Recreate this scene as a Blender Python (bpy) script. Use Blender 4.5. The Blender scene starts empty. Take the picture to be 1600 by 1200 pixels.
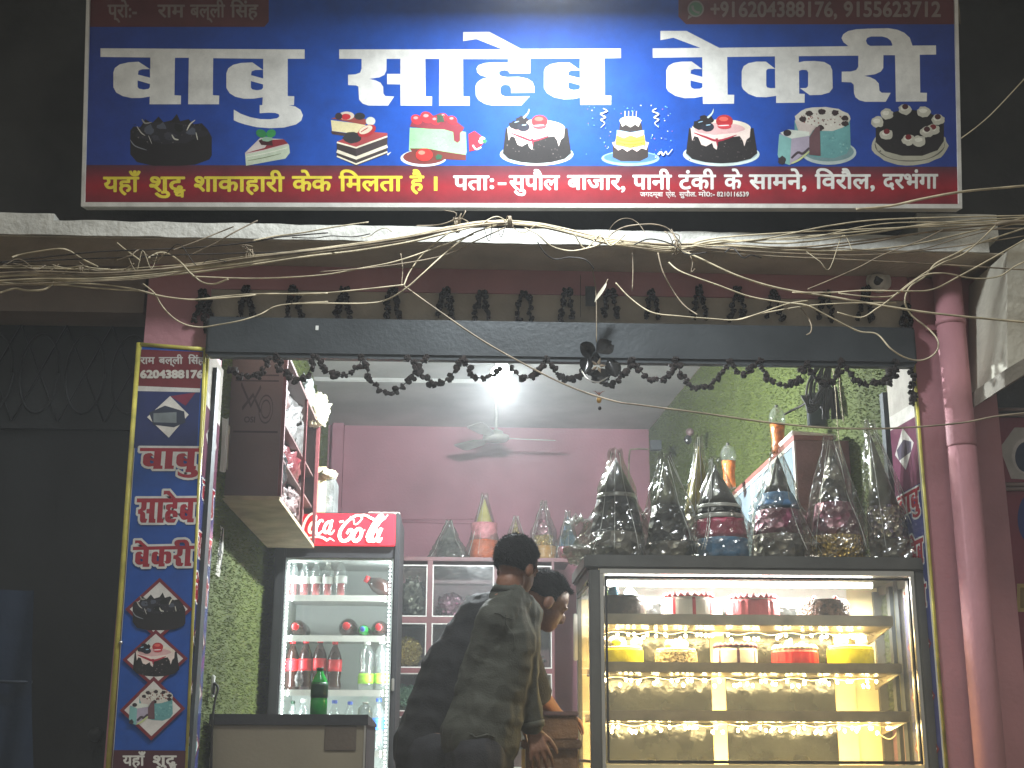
import bpy, bmesh, math, random
from mathutils import Vector, Matrix, noise
from mathutils.geometry import tessellate_polygon
random.seed(11)
sc = bpy.context.scene
COL = sc.collection

# ------------------------------------------------------------------ camera
FPX = 2051.0
PITCH, YAW, ROLL = math.radians(15.5), math.radians(2.2), 0.004
FW = Vector((math.sin(YAW)*math.cos(PITCH), math.cos(YAW)*math.cos(PITCH), math.sin(PITCH)))
RT = Vector((math.cos(YAW), -math.sin(YAW), 0.0))
UP = RT.cross(FW)
CAM = Vector((0, 0, 1.5))
camd = bpy.data.cameras.new('camera')
camd.sensor_width = 36.0
camd.lens = 36.0*FPX/1600.0
camd.clip_start = 0.05
camd.clip_end = 400.0
camo = bpy.data.objects.new('camera', camd)
COL.objects.link(camo)
cr, sr = math.cos(ROLL), math.sin(ROLL)
cx_ = RT*cr + UP*sr            # image right axis after roll
cy_ = UP*cr - RT*sr
camo.matrix_world = Matrix(((cx_.x, cy_.x, -FW.x, CAM.x), (cx_.y, cy_.y, -FW.y, CAM.y), (cx_.z, cy_.z, -FW.z, CAM.z), (0, 0, 0, 1)))
sc.camera = camo

def ray(px, py): return FW*FPX + cx_*(px-800.0) + cy_*(600.0-py)
def P(px, py, Y): d = ray(px, py); return CAM + d*(Y/d.y)
def PX(px, py, X): d = ray(px, py); return CAM + d*(X/d.x)
def PZ(px, py, Z): d = ray(px, py); return CAM + d*((Z-1.5)/d.z)

# ------------------------------------------------------------------ world, faint night light, exposure
W = bpy.data.worlds.new('World'); sc.world = W; W.use_nodes = True
wn = W.node_tree.nodes; bg = wn['Background']
sky = wn.new('ShaderNodeTexSky'); sky.sky_type = 'NISHITA'; sky.sun_disc = False
SUN_EL, SUN_AZ = math.radians(63), math.radians(190)
sky.sun_elevation = SUN_EL; sky.sun_rotation = SUN_AZ
hs_ = wn.new('ShaderNodeHueSaturation'); hs_.inputs['Saturation'].default_value = .35
W.node_tree.links.new(sky.outputs[0], hs_.inputs['Color']); wm_ = wn.new('ShaderNodeMixRGB'); wm_.blend_type = 'MULTIPLY'; wm_.inputs[0].default_value = 1; wm_.inputs[2].default_value = (1.0, .93, .80, 1)
W.node_tree.links.new(hs_.outputs[0], wm_.inputs[1]); W.node_tree.links.new(wm_.outputs[0], bg.inputs[0])
bg.inputs[1].default_value = 0.055
sd = bpy.data.lights.new('street_glow', 'SUN'); sd.energy = 0.55; sd.angle = math.radians(8); sd.color = (1.0, .93, .80)
so = bpy.data.objects.new('street_glow', sd); COL.objects.link(so)
so.rotation_euler = (math.radians(27), 0, math.radians(-10))
sc.view_settings.view_transform = 'Standard'
sc.view_settings.look = 'None'
sc.view_settings.exposure = 0.28
sc.view_settings.gamma = 1.0
sc.view_settings.use_curve_mapping = False
sc.cycles.use_denoising = True
sc.cycles.max_bounces = 8
sc.cycles.transparent_max_bounces = 24
sc.cycles.sample_clamp_indirect = 6.0
sc.cycles.caustics_reflective = False
sc.cycles.caustics_refractive = False

# ------------------------------------------------------------------ helpers
def lin(c):
    c = c/255.0
    return c/12.92 if c <= .04045 else ((c+.055)/1.055)**2.4
def C(r, g, b): return (lin(r), lin(g), lin(b))

def nodes(name):
    m = bpy.data.materials.new(name); m.use_nodes = True
    nt = m.node_tree
    return m, nt, nt.nodes['Principled BSDF']
def mat(name, col, rough=.6, metal=0.0, var=.12, scale=9.0, bump=.12, bscale=60.0, spec=.4, dirt=None):
    m, nt, b = nodes(name)
    L = nt.links.new
    tc = nt.nodes.new('ShaderNodeTexCoord')
    n = nt.nodes.new('ShaderNodeTexNoise'); n.inputs['Scale'].default_value = scale; n.inputs['Detail'].default_value = 6
    L(tc.outputs['Object'], n.inputs['Vector'])
    r = nt.nodes.new('ShaderNodeValToRGB')
    r.color_ramp.elements[0].position = .3; r.color_ramp.elements[1].position = .72
    d = dirt if dirt else tuple(x*(1-2*var) for x in col)
    r.color_ramp.elements[0].color = (*d, 1)
    r.color_ramp.elements[1].color = (*[min(1, x*(1+var)) for x in col], 1)
    L(n.outputs['Fac'], r.inputs['Fac']); L(r.outputs['Color'], b.inputs['Base Color'])
    b.inputs['Roughness'].default_value = rough
    b.inputs['Metallic'].default_value = metal
    b.inputs['Specular IOR Level'].default_value = spec
    if bump:
        n2 = nt.nodes.new('ShaderNodeTexNoise'); n2.inputs['Scale'].default_value = bscale; n2.inputs['Detail'].default_value = 5
        L(tc.outputs['Object'], n2.inputs['Vector'])
        bp = nt.nodes.new('ShaderNodeBump'); bp.inputs['Strength'].default_value = bump; bp.inputs['Distance'].default_value = .02
        L(n2.outputs['Fac'], bp.inputs['Height']); L(bp.outputs['Normal'], b.inputs['Normal'])
    return m
def emit(name, col, s):
    m, nt, b = nodes(name)
    b.inputs['Base Color'].default_value = (*col, 1)
    b.inputs['Emission Color'].default_value = (*col, 1); b.inputs['Emission Strength'].default_value = s
    return m
def film(name, tint=(1, 1, 1), refl=.35, rough=.08, bump=.9, bscale=26.0, haze_=.10, hcol=(.75, .75, .72)):
    """thin clear plastic or glass: see-through with sharp reflections and a little milky scatter"""
    m = bpy.data.materials.new(name); m.use_nodes = True
    nt = m.node_tree; nt.nodes.clear(); L = nt.links.new
    out = nt.nodes.new('ShaderNodeOutputMaterial')
    tr = nt.nodes.new('ShaderNodeBsdfTransparent'); tr.inputs[0].default_value = (*tint, 1)
    gl = nt.nodes.new('ShaderNodeBsdfGlossy'); gl.inputs['Roughness'].default_value = rough
    df = nt.nodes.new('ShaderNodeBsdfDiffuse'); df.inputs[0].default_value = (*hcol, 1)
    lw = nt.nodes.new('ShaderNodeLayerWeight'); lw.inputs['Blend'].default_value = .35
    mm = nt.nodes.new('ShaderNodeMath'); mm.operation = 'MULTIPLY'; mm.inputs[1].default_value = refl; mm.use_clamp = True
    L(lw.outputs['Facing'], mm.inputs[0])
    ad = nt.nodes.new('ShaderNodeMath'); ad.operation = 'ADD'; ad.inputs[1].default_value = refl*.18
    L(mm.outputs[0], ad.inputs[0])
    m1 = nt.nodes.new('ShaderNodeMixShader'); m1.inputs[0].default_value = haze_
    L(tr.outputs[0], m1.inputs[1]); L(df.outputs[0], m1.inputs[2])
    m2 = nt.nodes.new('ShaderNodeMixShader'); L(ad.outputs[0], m2.inputs[0]); L(m1.outputs[0], m2.inputs[1]); L(gl.outputs[0], m2.inputs[2])
    L(m2.outputs[0], out.inputs[0])
    if bump:
        tc = nt.nodes.new('ShaderNodeTexCoord')
        n2 = nt.nodes.new('ShaderNodeTexNoise'); n2.inputs['Scale'].default_value = bscale; n2.inputs['Detail'].default_value = 3
        L(tc.outputs['Object'], n2.inputs['Vector'])
        bp = nt.nodes.new('ShaderNodeBump'); bp.inputs['Strength'].default_value = bump; bp.inputs['Distance'].default_value = .03
        L(n2.outputs['Fac'], bp.inputs['Height'])
        L(bp.outputs['Normal'], gl.inputs['Normal']); L(bp.outputs['Normal'], df.inputs['Normal'])
    return m
def foil(name, c1, c2, scale=30, rough=.18):
    m, nt, b = nodes(name); L = nt.links.new
    tc = nt.nodes.new('ShaderNodeTexCoord')
    v = nt.nodes.new('ShaderNodeTexVoronoi'); v.inputs['Scale'].default_value = scale
    L(tc.outputs['Object'], v.inputs['Vector'])
    r = nt.nodes.new('ShaderNodeValToRGB'); r.color_ramp.elements[0].color = (*c1, 1); r.color_ramp.elements[1].color = (*c2, 1)
    L(v.outputs['Color'], r.inputs['Fac']); L(r.outputs['Color'], b.inputs['Base Color'])
    b.inputs['Metallic'].default_value = .55; b.inputs['Roughness'].default_value = rough
    bp = nt.nodes.new('ShaderNodeBump'); bp.inputs['Strength'].default_value = .9; bp.inputs['Distance'].default_value = .02
    L(v.outputs['Distance'], bp.inputs['Height']); L(bp.outputs['Normal'], b.inputs['Normal'])
    return m
def print_mat(name, rough=.35, stain=.10):
    m, nt, b = nodes(name); L = nt.links.new
    a = nt.nodes.new('ShaderNodeAttribute'); a.attribute_name = 'Col'
    tc = nt.nodes.new('ShaderNodeTexCoord')
    n = nt.nodes.new('ShaderNodeTexNoise'); n.inputs['Scale'].default_value = 9; n.inputs['Detail'].default_value = 9; n.inputs['Roughness'].default_value = .7
    L(tc.outputs['Object'], n.inputs['Vector'])
    r = nt.nodes.new('ShaderNodeMapRange'); r.inputs[1].default_value = .3; r.inputs[2].default_value = .65; r.inputs[3].default_value = 1-2.2*stain; r.inputs[4].default_value = 1
    L(n.outputs['Fac'], r.inputs[0])
    mx = nt.nodes.new('ShaderNodeMixRGB'); mx.blend_type = 'MULTIPLY'; mx.inputs[0].default_value = 1
    L(a.outputs['Color'], mx.inputs[1]); L(r.outputs[0], mx.inputs[2]); L(mx.outputs[0], b.inputs['Base Color'])
    b.inputs['Roughness'].default_value = rough; b.inputs['Specular IOR Level'].default_value = .25
    n2 = nt.nodes.new('ShaderNodeTexNoise'); n2.inputs['Scale'].default_value = 3.5; n2.inputs['Detail'].default_value = 2
    L(tc.outputs['Object'], n2.inputs['Vector'])
    bp = nt.nodes.new('ShaderNodeBump'); bp.inputs['Strength'].default_value = .25; bp.inputs['Distance'].default_value = .03
    L(n2.outputs['Fac'], bp.inputs['Height']); L(bp.outputs['Normal'], b.inputs['Normal'])
    return m

class MB:
    def __init__(s): s.v = []; s.f = []; s.m = []; s.s = []; s.c = []
    def add(s, vs, fs, mi=0, smooth=False, col=None):
        o = len(s.v); s.v += [Vector(v) for v in vs]
        for f in fs: s.f.append([i+o for i in f]); s.m.append(mi); s.s.append(smooth); s.c.append(col)
        return s
    def box(s, lo, hi, mi=0, bev=0.0, rot=None, col=None):
        lo = Vector(lo); hi = Vector(hi)
        if bev <= 0:
            vs = [(x, y, z) for x in (lo.x, hi.x) for y in (lo.y, hi.y) for z in (lo.z, hi.z)]
            fs = [(0, 1, 3, 2), (4, 6, 7, 5), (0, 4, 5, 1), (2, 3, 7, 6), (0, 2, 6, 4), (1, 5, 7, 3)]
        else:
            bm = bmesh.new(); bmesh.ops.create_cube(bm, size=1)
            sz = hi-lo; ce = (hi+lo)/2
            for v in bm.verts: v.co = Vector((v.co.x*sz.x, v.co.y*sz.y, v.co.z*sz.z))+ce
            bmesh.ops.bevel(bm, geom=bm.edges[:], offset=min(bev, min(sz)*.45), segments=2, affect='EDGES')
            bm.verts.index_update()
            vs = [v.co.copy() for v in bm.verts]; fs = [[v.index for v in f.verts] for f in bm.faces]; bm.free()
        if rot is not None:
            ce = (lo+hi)/2; vs = [ce+rot @ (Vector(v)-ce) for v in vs]
        return s.add(vs, fs, mi, False, col)
    def prism(s, pts, d, mi=0):
        """closed outline pts (3D, planar) pushed by vector d"""
        n = len(pts); d = Vector(d)
        vs = [Vector(p) for p in pts]+[Vector(p)+d for p in pts]
        fs = [list(range(n))[::-1], list(range(n, 2*n))]+[[i, (i+1) % n, n+(i+1) % n, n+i] for i in range(n)]
        return s.add(vs, fs, mi)
    def lathe(s, prof, at=(0, 0, 0), seg=20, mi=0, smooth=True, axis='Z', jit=0.0, R=None):
        at = Vector(at); vs = []; fs = []
        for k, (r, h) in enumerate(prof):
            for i in range(seg):
                a = 2*math.pi*i/seg
                rr = r*(1+(random.uniform(-jit, jit) if jit else 0))
                p = Vector((rr*math.cos(a), rr*math.sin(a), h))
                if axis == 'Y': p = Vector((p.x, p.z, p.y))
                if axis == 'X': p = Vector((p.z, p.x, p.y))
                if R is not None: p = R @ p
                vs.append(at+p)
        for k in range(len(prof)-1):
            for i in range(seg):
                j = (i+1) % seg
                fs.append((k*seg+i, k*seg+j, (k+1)*seg+j, (k+1)*seg+i))
        if prof[0][0] > 1e-6: fs.append(tuple(range(seg))[::-1])
        if prof[-1][0] > 1e-6: fs.append(tuple(range((len(prof)-1)*seg, len(prof)*seg)))
        return s.add(vs, fs, mi, smooth)
    def ell(s, c, r, seg=16, rings=10, mi=0, jit=0.0, nz=0.0, ns=8.0):
        c = Vector(c)
        if not isinstance(r, (tuple, list)): r = (r, r, r)
        vs = []; fs = []
        for k in range(rings+1):
            t = math.pi*k/rings
            for i in range(seg):
                a = 2*math.pi*i/seg
                p = Vector((math.sin(t)*math.cos(a), math.sin(t)*math.sin(a), math.cos(t)))
                q = 1.0
                if nz: q += nz*noise.noise((p+c*3)*ns*.3)
                vs.append(c+Vector((p.x*r[0], p.y*r[1], p.z*r[2]))*q)
        for k in range(rings):
            for i in range(seg):
                j = (i+1) % seg
                fs.append((k*seg+i, (k+1)*seg+i, (k+1)*seg+j, k*seg+j))
        return s.add(vs, fs, mi, True)
    def tube(s, pts, r, seg=7, mi=0, sub=4, close=False, rs=None):
        pts = spline(pts, sub) if sub > 1 else [Vector(p) for p in pts]
        n = len(pts); vs = []; fs = []
        pre = None
        for k, p in enumerate(pts):
            t = (pts[min(k+1, n-1)]-pts[max(k-1, 0)])
            if t.length < 1e-9: t = Vector((1, 0, 0))
            t.normalize()
            a = pre-t*pre.dot(t) if pre is not None else t.orthogonal()
            if a.length < 1e-6: a = t.orthogonal()
            a.normalize(); pre = a
            b = t.cross(a)
            rr = r if rs is None else rs[0]+(rs[1]-rs[0])*k/(n-1)
            for i in range(seg):
                g = 2*math.pi*i/seg
                vs.append(p+(a*math.cos(g)+b*math.sin(g))*rr)
        for k in range(n-1):
            for i in range(seg):
                j = (i+1) % seg
                fs.append((k*seg+i, k*seg+j, (k+1)*seg+j, (k+1)*seg+i))
        fs.append(tuple(range(seg))[::-1]); fs.append(tuple(range((n-1)*seg, n*seg)))
        return s.add(vs, fs, mi, True)
    def grid(s, fn, nu, nv, mi=0, smooth=True, colf=None):
        vs = [fn(i/nu, j/nv) for j in range(nv+1) for i in range(nu+1)]
        o = len(s.v); s.v += [Vector(v) for v in vs]
        for j in range(nv):
            for i in range(nu):
                a = j*(nu+1)+i
                s.f.append([o+a, o+a+1, o+a+nu+2, o+a+nu+1]); s.m.append(mi); s.s.append(smooth)
                s.c.append([colf((i+x)/nu, (j+y)/nv) for x, y in ((0, 0), (1, 0), (1, 1), (0, 1))] if colf else None)
        return s
def spline(pts, sub):
    pts = [Vector(p) for p in pts]; out = []
    n = len(pts)
    for i in range(n-1):
        p0, p1, p2, p3 = pts[max(i-1, 0)], pts[i], pts[i+1], pts[min(i+2, n-1)]
        for k in range(sub):
            t = k/sub
            out.append(.5*((2*p1)+(p2-p0)*t+(2*p0-5*p1+4*p2-p3)*t*t+(3*p1-p0-3*p2+p3)*t**3))
    out.append(pts[-1]); return out

ROOTLOC = {}
def rootof(o):
    while o.parent is not None: o = o.parent
    return o
def obj(name, mb, mats, parent=None, origin=None):
    """link the shape as ONE mesh object; shapes are given in world coordinates"""
    off = Vector((0, 0, 0))
    if parent is not None: off = rootof(parent).location
    elif origin is not None: off = Vector(origin)
    elif mb.v:
        lo = Vector((min(v.x for v in mb.v), min(v.y for v in mb.v), min(v.z for v in mb.v)))
        hi = Vector((max(v.x for v in mb.v), max(v.y for v in mb.v), max(v.z for v in mb.v)))
        off = Vector(((lo.x+hi.x)/2, (lo.y+hi.y)/2, lo.z))
    me = bpy.data.meshes.new(name)
    me.from_pydata([v-off for v in mb.v], [], mb.f)
    for m in (mats if isinstance(mats, (list, tuple)) else [mats]): me.materials.append(m)
    me.polygons.foreach_set('material_index', mb.m)
    me.polygons.foreach_set('use_smooth', mb.s)
    if any(c is not None for c in mb.c):
        ca = me.color_attributes.new('Col', 'FLOAT_COLOR', 'CORNER'); k = 0; dat = []
        for f, c in zip(mb.f, mb.c):
            for i in range(len(f)):
                q = (1, 1, 1) if c is None else (c[i] if isinstance(c[0], (tuple, list)) else c)
                dat += [q[0], q[1], q[2], 1.0]
        ca.data.foreach_set('color', dat)
    me.update()
    o = bpy.data.objects.new(name, me); COL.objects.link(o)
    if parent is not None: o.parent = parent
    else: o.location = off
    return o
def tag(o, label=None, cat=None, group=None, kind=None):
    if label: o['label'] = label
    if cat: o['category'] = cat
    if group: o['group'] = group
    if kind: o['kind'] = kind
    return o
def thing(name, label, cat, loc, group=None):
    o = bpy.data.objects.new(name, None); o.empty_display_size = .1
    COL.objects.link(o); o.location = Vector(loc)
    return tag(o, label, cat, group)
def copy_thing(src, loc, label=None, group=None):
    c = src.copy(); COL.objects.link(c); c.location = loc
    if label: c['label'] = label
    if group: c['group'] = group
    for ch in list(src.children):
        d = ch.copy(); COL.objects.link(d); d.parent = c
        for g in list(ch.children):
            e = g.copy(); COL.objects.link(e); e.parent = d
    return c

# flat print: coloured shapes laid a hair proud of one another on a printed sheet
class Print:
    def __init__(s, fmap, nrm, step=.00008): s.f = fmap; s.n = Vector(nrm); s.k = 1; s.mb = MB(); s.step = step
    def poly(s, pts, col, holes=(), bump=True):
        loops = [[Vector((x, y, 0)) for x, y in pts]]+[[Vector((x, y, 0)) for x, y in h] for h in holes]
        flat = [p for l in loops for p in l]
        tris = tessellate_polygon(loops)
        off = s.n*(s.k*s.step)
        if bump: s.k += 1
        vs = [s.f(p.x, p.y)+off for p in flat]
        fs = []
        for t in tris:
            a, b, c = vs[t[0]], vs[t[1]], vs[t[2]]
            fs.append(t if (b-a).cross(c-a).dot(s.n) > 0 else (t[0], t[2], t[1]))
        s.mb.add(vs, fs, 0, False, col)
    def ell(s, x, y, rx, ry, col, n=18, a0=0, a1=360, jit=0, rot=0):
        cr_, sr_ = math.cos(math.radians(rot)), math.sin(math.radians(rot))
        p = []
        for i in range(n):
            a = math.radians(a0+(a1-a0)*i/(n if a1-a0 == 360 else n-1)); q = 1+random.uniform(-jit, jit)
            ex, ey = rx*math.cos(a)*q, ry*math.sin(a)*q
            p.append((x+ex*cr_-ey*sr_, y+ex*sr_+ey*cr_))
        s.poly(p, col)
    def line(s, pts, w, col, sub=4):
        q = [(v.x, v.y) for v in spline([(x, y, 0) for x, y in pts], sub)] if sub > 1 else pts
        l = []; r = []
        for i, (x, y) in enumerate(q):
            x0, y0 = q[max(i-1, 0)]; x1, y1 = q[min(i+1, len(q)-1)]
            d = math.hypot(x1-x0, y1-y0) or 1; nx, ny = -(y1-y0)/d, (x1-x0)/d
            t = i/max(1, len(q)-1)
            ww = (w if not isinstance(w, (tuple, list)) else (w[0]*(1-t)**2+2*w[1]*t*(1-t)+w[2]*t*t))/2
            l.append((x+nx*ww, y+ny*ww)); r.append((x-nx*ww, y-ny*ww))
        off = s.n*(s.k*s.step); s.k += 1
        vs = [s.f(*p)+off for p in l]+[s.f(*p)+off for p in r]; n = len(l)
        fs = []
        for i in range(n-1):
            f = (i, i+1, n+i+1, n+i)
            a, b, c = vs[f[0]], vs[f[1]], vs[f[2]]
            fs.append(f if (b-a).cross(c-a).dot(s.n) > 0 else f[::-1])
        s.mb.add(vs, fs, 0, False, col)
    def specks(s, x0, y0, x1, y1, n, cols, r=(.4, 1.1)):
        for _ in range(n):
            a, b = random.uniform(x0, x1), random.uniform(y0, y1)
            q = random.uniform(*r); g = random.uniform(0, 6.3)
            s.k -= 0
            s.poly([(a+q*math.cos(g+k*2.1)*random.uniform(.6, 1.5), b+q*math.sin(g+k*2.1)) for k in range(3)], random.choice(cols), bump=False)
        s.k += 1
    def text(s, word, x0, x1, hy, by, col, bold=.02, ref='क'):
        """word set so that its ink spans x0..x1, its head line lies at hy and its base at by"""
        vs, fs, (lx, hx) = text_mesh(word, bold)
        H = text_head(ref, bold)
        sx = (x1-x0)/(hx-lx); sy = (by-hy)/H
        off = s.n*(s.k*s.step); s.k += 6
        q = [s.f(x0+(v.x-lx)*sx, by-v.y*sy)+off+s.n*v.z for v in vs]
        ff = []
        for t in fs:
            a, b, c = q[t[0]], q[t[1]], q[t[2]]
            ff.append(t if (b-a).cross(c-a).dot(s.n) > 0 else t[::-1])
        s.mb.add(q, ff, 0, False, col)
_tc = {}
def raw_text(word, bold):
    cu = bpy.data.curves.new('lettering', 'FONT'); cu.body = word; cu.size = 1.0; cu.offset = bold; cu.resolution_u = 4
    o = bpy.data.objects.new('lettering', cu); COL.objects.link(o)
    bpy.context.view_layer.update()
    me = bpy.data.meshes.new_from_object(o.evaluated_get(bpy.context.evaluated_depsgraph_get()))
    vs = [v.co.copy() for v in me.vertices]; fs = [tuple(p.vertices) for p in me.polygons]
    bpy.data.objects.remove(o); bpy.data.curves.remove(cu); bpy.data.meshes.remove(me)
    par = list(range(len(vs)))
    def find(a):
        while par[a] != a: par[a] = par[par[a]]; a = par[a]
        return a
    for f in fs:
        for i in f[1:]: par[find(i)] = find(f[0])
    ids = {}
    for i, v in enumerate(vs):
        k = ids.setdefault(find(i), len(ids)); v.z = (k % 5)*.00013
    return vs, fs
def text_mesh(word, bold):
    key = (word, bold)
    if key not in _tc:
        heavy = bold; bold = 0.0
        if word == 'शुद्ध':
            vs, fs = raw_text('शुद', bold); v2, f2 = raw_text('ध', bold)
            mx = max(v.x for v in vs); n = len(vs)
            l2 = min(v.x for v in v2)
            vs = vs+[Vector((mx-.34+(v.x-l2)*.60, v.y*.50-.24, v.z+.0003)) for v in v2]
            fs = fs+[tuple(i+n for i in f) for f in f2]
        else: vs, fs = raw_text(word, bold)
        n = len(vs); V = []; F_ = []
        for k in range(6):            # heavier weight: the strokes thickened all round
            dx, dy = heavy*math.cos(k*1.047), heavy*math.sin(k*1.047)
            V += [Vector((v.x+dx, v.y+dy, v.z*.4+k*.0001)) for v in vs]; F_ += [tuple(i+k*n for i in f) for f in fs]
        vs, fs = V, F_
        _tc[key] = (vs, fs, (min(v.x for v in vs), max(v.x for v in vs)))
    return _tc[key]
_th = {}
def text_head(ref, bold):
    if (ref, bold) not in _th: _th[(ref, bold)] = max(v.y for v in raw_text(ref, 0.0)[0])
    return _th[(ref, bold)]

# ------------------------------------------------------------------ materials
M = {}
M['pink'] = mat('pink_paint', C(178, 126, 132), .65, var=.10, scale=3, bump=.15, bscale=40)
M['mauve'] = mat('mauve_paint', C(170, 116, 128), .75, var=.15, scale=1.3, bump=.10, bscale=50)
M['cream'] = mat('cream_plaster', C(182, 172, 156), .8, var=.14, scale=4, bump=.3, bscale=45)
M['white_plaster'] = mat('white_plaster', C(204, 204, 196), .85, var=.14, scale=6, bump=.4, bscale=38)
M['grey_ceiling'] = mat('grey_ceiling', C(172, 172, 166), .85, var=.14, scale=1.6, bump=.15, bscale=30)
M['dark_wall'] = mat('dark_wall', C(66, 66, 64), .85, var=.2, scale=3, bump=.3, bscale=25)
M['dark_steel'] = mat('dark_steel', C(62, 66, 68), .5, .3, var=.15, scale=5, bump=.1)
M['asphalt'] = mat('dusty_concrete', C(148, 138, 124), .9, var=.2, scale=8, bump=.5, bscale=90)
M['tile_floor'] = mat('floor_cement', C(120, 112, 104), .5, var=.15, scale=4)
M['turf'] = mat('turf_green', C(92, 104, 40), .85, var=.12, scale=2, bump=.4, bscale=70)
M['turf_dark'] = mat('turf_backing', C(72, 82, 34), .85, var=.15, scale=3, bump=.5, bscale=90)
M['white_paint'] = mat('white_paint', C(212, 212, 206), .45, var=.06, scale=5, bump=.05)
M['frame_white'] = mat('white_sign_frame', C(205, 203, 196), .4, .1, var=.1, scale=12, bump=.1)
M['print'] = print_mat('vinyl_print', .62, .15)
M['cable'] = mat('cable_grey_white', C(196, 184, 154), .55, var=.22, scale=14, bump=.1)
M['cable_dull'] = mat('cable_dusty', C(150, 136, 114), .65, var=.25, scale=12, bump=.1)
M['cable_black'] = mat('cable_black', C(48, 44, 42), .55, var=.2, scale=12, bump=.05)
M['flower'] = mat('dried_flower', C(40, 30, 26), .9, var=.3, scale=30, bump=.4, bscale=120)  # dark base colour stands in for the garlands' backlit silhouette
M['wood'] = mat('brown_wood', C(112, 84, 58), .55, var=.3, scale=7, bump=.3, bscale=50)
M['ply'] = mat('plywood', C(176, 160, 128), .7, var=.18, scale=6, bump=.2, bscale=60)
M['laminate'] = mat('brown_laminate', C(98, 76, 74), .45, var=.12, scale=3, bump=.08)
M['maroon'] = mat('maroon_frame', C(108, 58, 60), .45, var=.15, scale=9, bump=.08)
M['black_plastic'] = mat('black_plastic', C(42, 42, 44), .45, var=.1, scale=8, bump=.05)
M['grey_lam'] = mat('grey_laminate', C(132, 124, 104), .5, var=.08, scale=3, bump=.06)
M['chrome'] = mat('steel_trim', C(190, 188, 182), .3, .8, var=.06, scale=8, bump=.03)
M['glass'] = film('clear_glass', (.95, .96, .95), .22, .03, 0, 3, .02)
M['dusty_glass'] = film('dusty_glass', (.86, .89, .89), .26, .10, .12, 5, .02, (.55, .6, .6))
M['film'] = film('clear_plastic_film', (.80, .80, .76), .30, .14, 1.0, 11, .05, (.5, .5, .46))
M['film_dark'] = film('smoky_plastic_film', (.55, .56, .52), .32, .12, 1.0, 12, .14, (.4, .4, .36))

# ------------------------------------------------------------------ ground and building
g = MB(); g.grid(lambda u, v: Vector((-25+50*u, -25+50*v, .02*noise.noise(Vector((u*20, v*20, 0))))), 40, 40)
tag(obj('street_ground', g, M['asphalt']), kind='structure')
SF = .65                       # shop floor height
g = MB().box((-1.5, 4.75, .03), (2.5, 12.2, SF))
tag(obj('shop_floor', g, M['tile_floor']), kind='structure')
CE = 4.26
bl = thing('bakery_building', 'pink bakery shopfront with open room, green turf walls and grey ceiling', 'building', (.4, 5.4, 0))
# pillars
SY = 5.10
sb, st = P(700, 378, SY).z, P(700, 355, SY).z
LX0, LX1 = -1.385, -1.095
RX0, RX1 = 1.955, 2.31
g = MB().box((LX0, 5.4, .03), (LX1, 5.75, 3.10), bev=.008).box((LX0+.02, 5.405, 3.10), (LX1, 5.75, sb-.008)); obj('pillar', g, M['pink'], bl)
g = MB().box((RX0, 5.4, .03), (RX1, 5.75, sb-.008), bev=.008); obj('pillar', g, M['pink'], bl)
# lintel: pink upper band, cream lower band, dark shutter recess below
yb = P(700, 457, 5.40).z; ys = P(355, 498, 5.42).z; yd = P(700, 558, 5.36).z
g = MB().box((LX1+.001, 5.40, yb), (RX0-.001, 5.75, sb-.007)); obj('lintel', g, M['pink'], bl)
g = MB().box((LX1+.001, 5.408, ys-.02), (RX0-.001, 5.75, yb-.001)); obj('lintel', g, M['cream'], bl)
# slab
def rough_slab(x0, x1, y0, y1, z0, z1):
    b = MB(); n = max(3, int((x1-x0)/.03)); m_ = 4
    f = lambda x, y, z: Vector((x, y+.004*noise.noise(Vector((x*14, z*30, y))), z+.005*noise.noise(Vector((x*9, y*9, z*9)))))
    b.grid(lambda u, v: f(x0+(x1-x0)*u, y0, z0+(z1-z0)*v), n, m_)
    b.grid(lambda u, v: f(x0+(x1-x0)*u, y0+(y1-y0)*v, z1), n, m_)
    b.grid(lambda u, v: f(x0+(x1-x0)*u, y1+(y0-y1)*v, z0), n, m_)
    for x in (x0, x1): b.grid(lambda u, v: f(x, y0+(y1-y0)*u, z0+(z1-z0)*v), 4, m_)
    return b
slab = obj('slab_edge', rough_slab(-3.4, P(1545, 380, SY).x, SY, 5.41, sb, st), M['white_plaster'], bl)
xs = P(82, 350, SY).x
obj('slab_upstand', rough_slab(-3.4, xs, SY+.01, 5.40, st+.001, P(40, 331, SY).z), M['white_plaster'], slab)
xr = P(1435, 350, SY).x
obj('slab_upstand', rough_slab(xr, P(1560, 350, SY).x, SY+.01, 5.40, st+.001, P(1500, 333, SY).z), M['white_plaster'], slab)
g = MB().box((-3.4, SY+.012, sb-.006), (RX1, 5.60, sb-.0005)); obj('soffit', g, M['cream'], bl)
g = MB().box((-7, 5.41, 3.58), (7, 5.62, 9)); obj('upper_wall', g, M['dark_wall'], bl)
g = MB().box((-4.5, 4.55, 5.22), (4.5, 5.40, 5.36)); obj('balcony_slab', g, M['dark_wall'], bl)  # unseen slab, added above the frame to shade the sign's top strip
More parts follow.
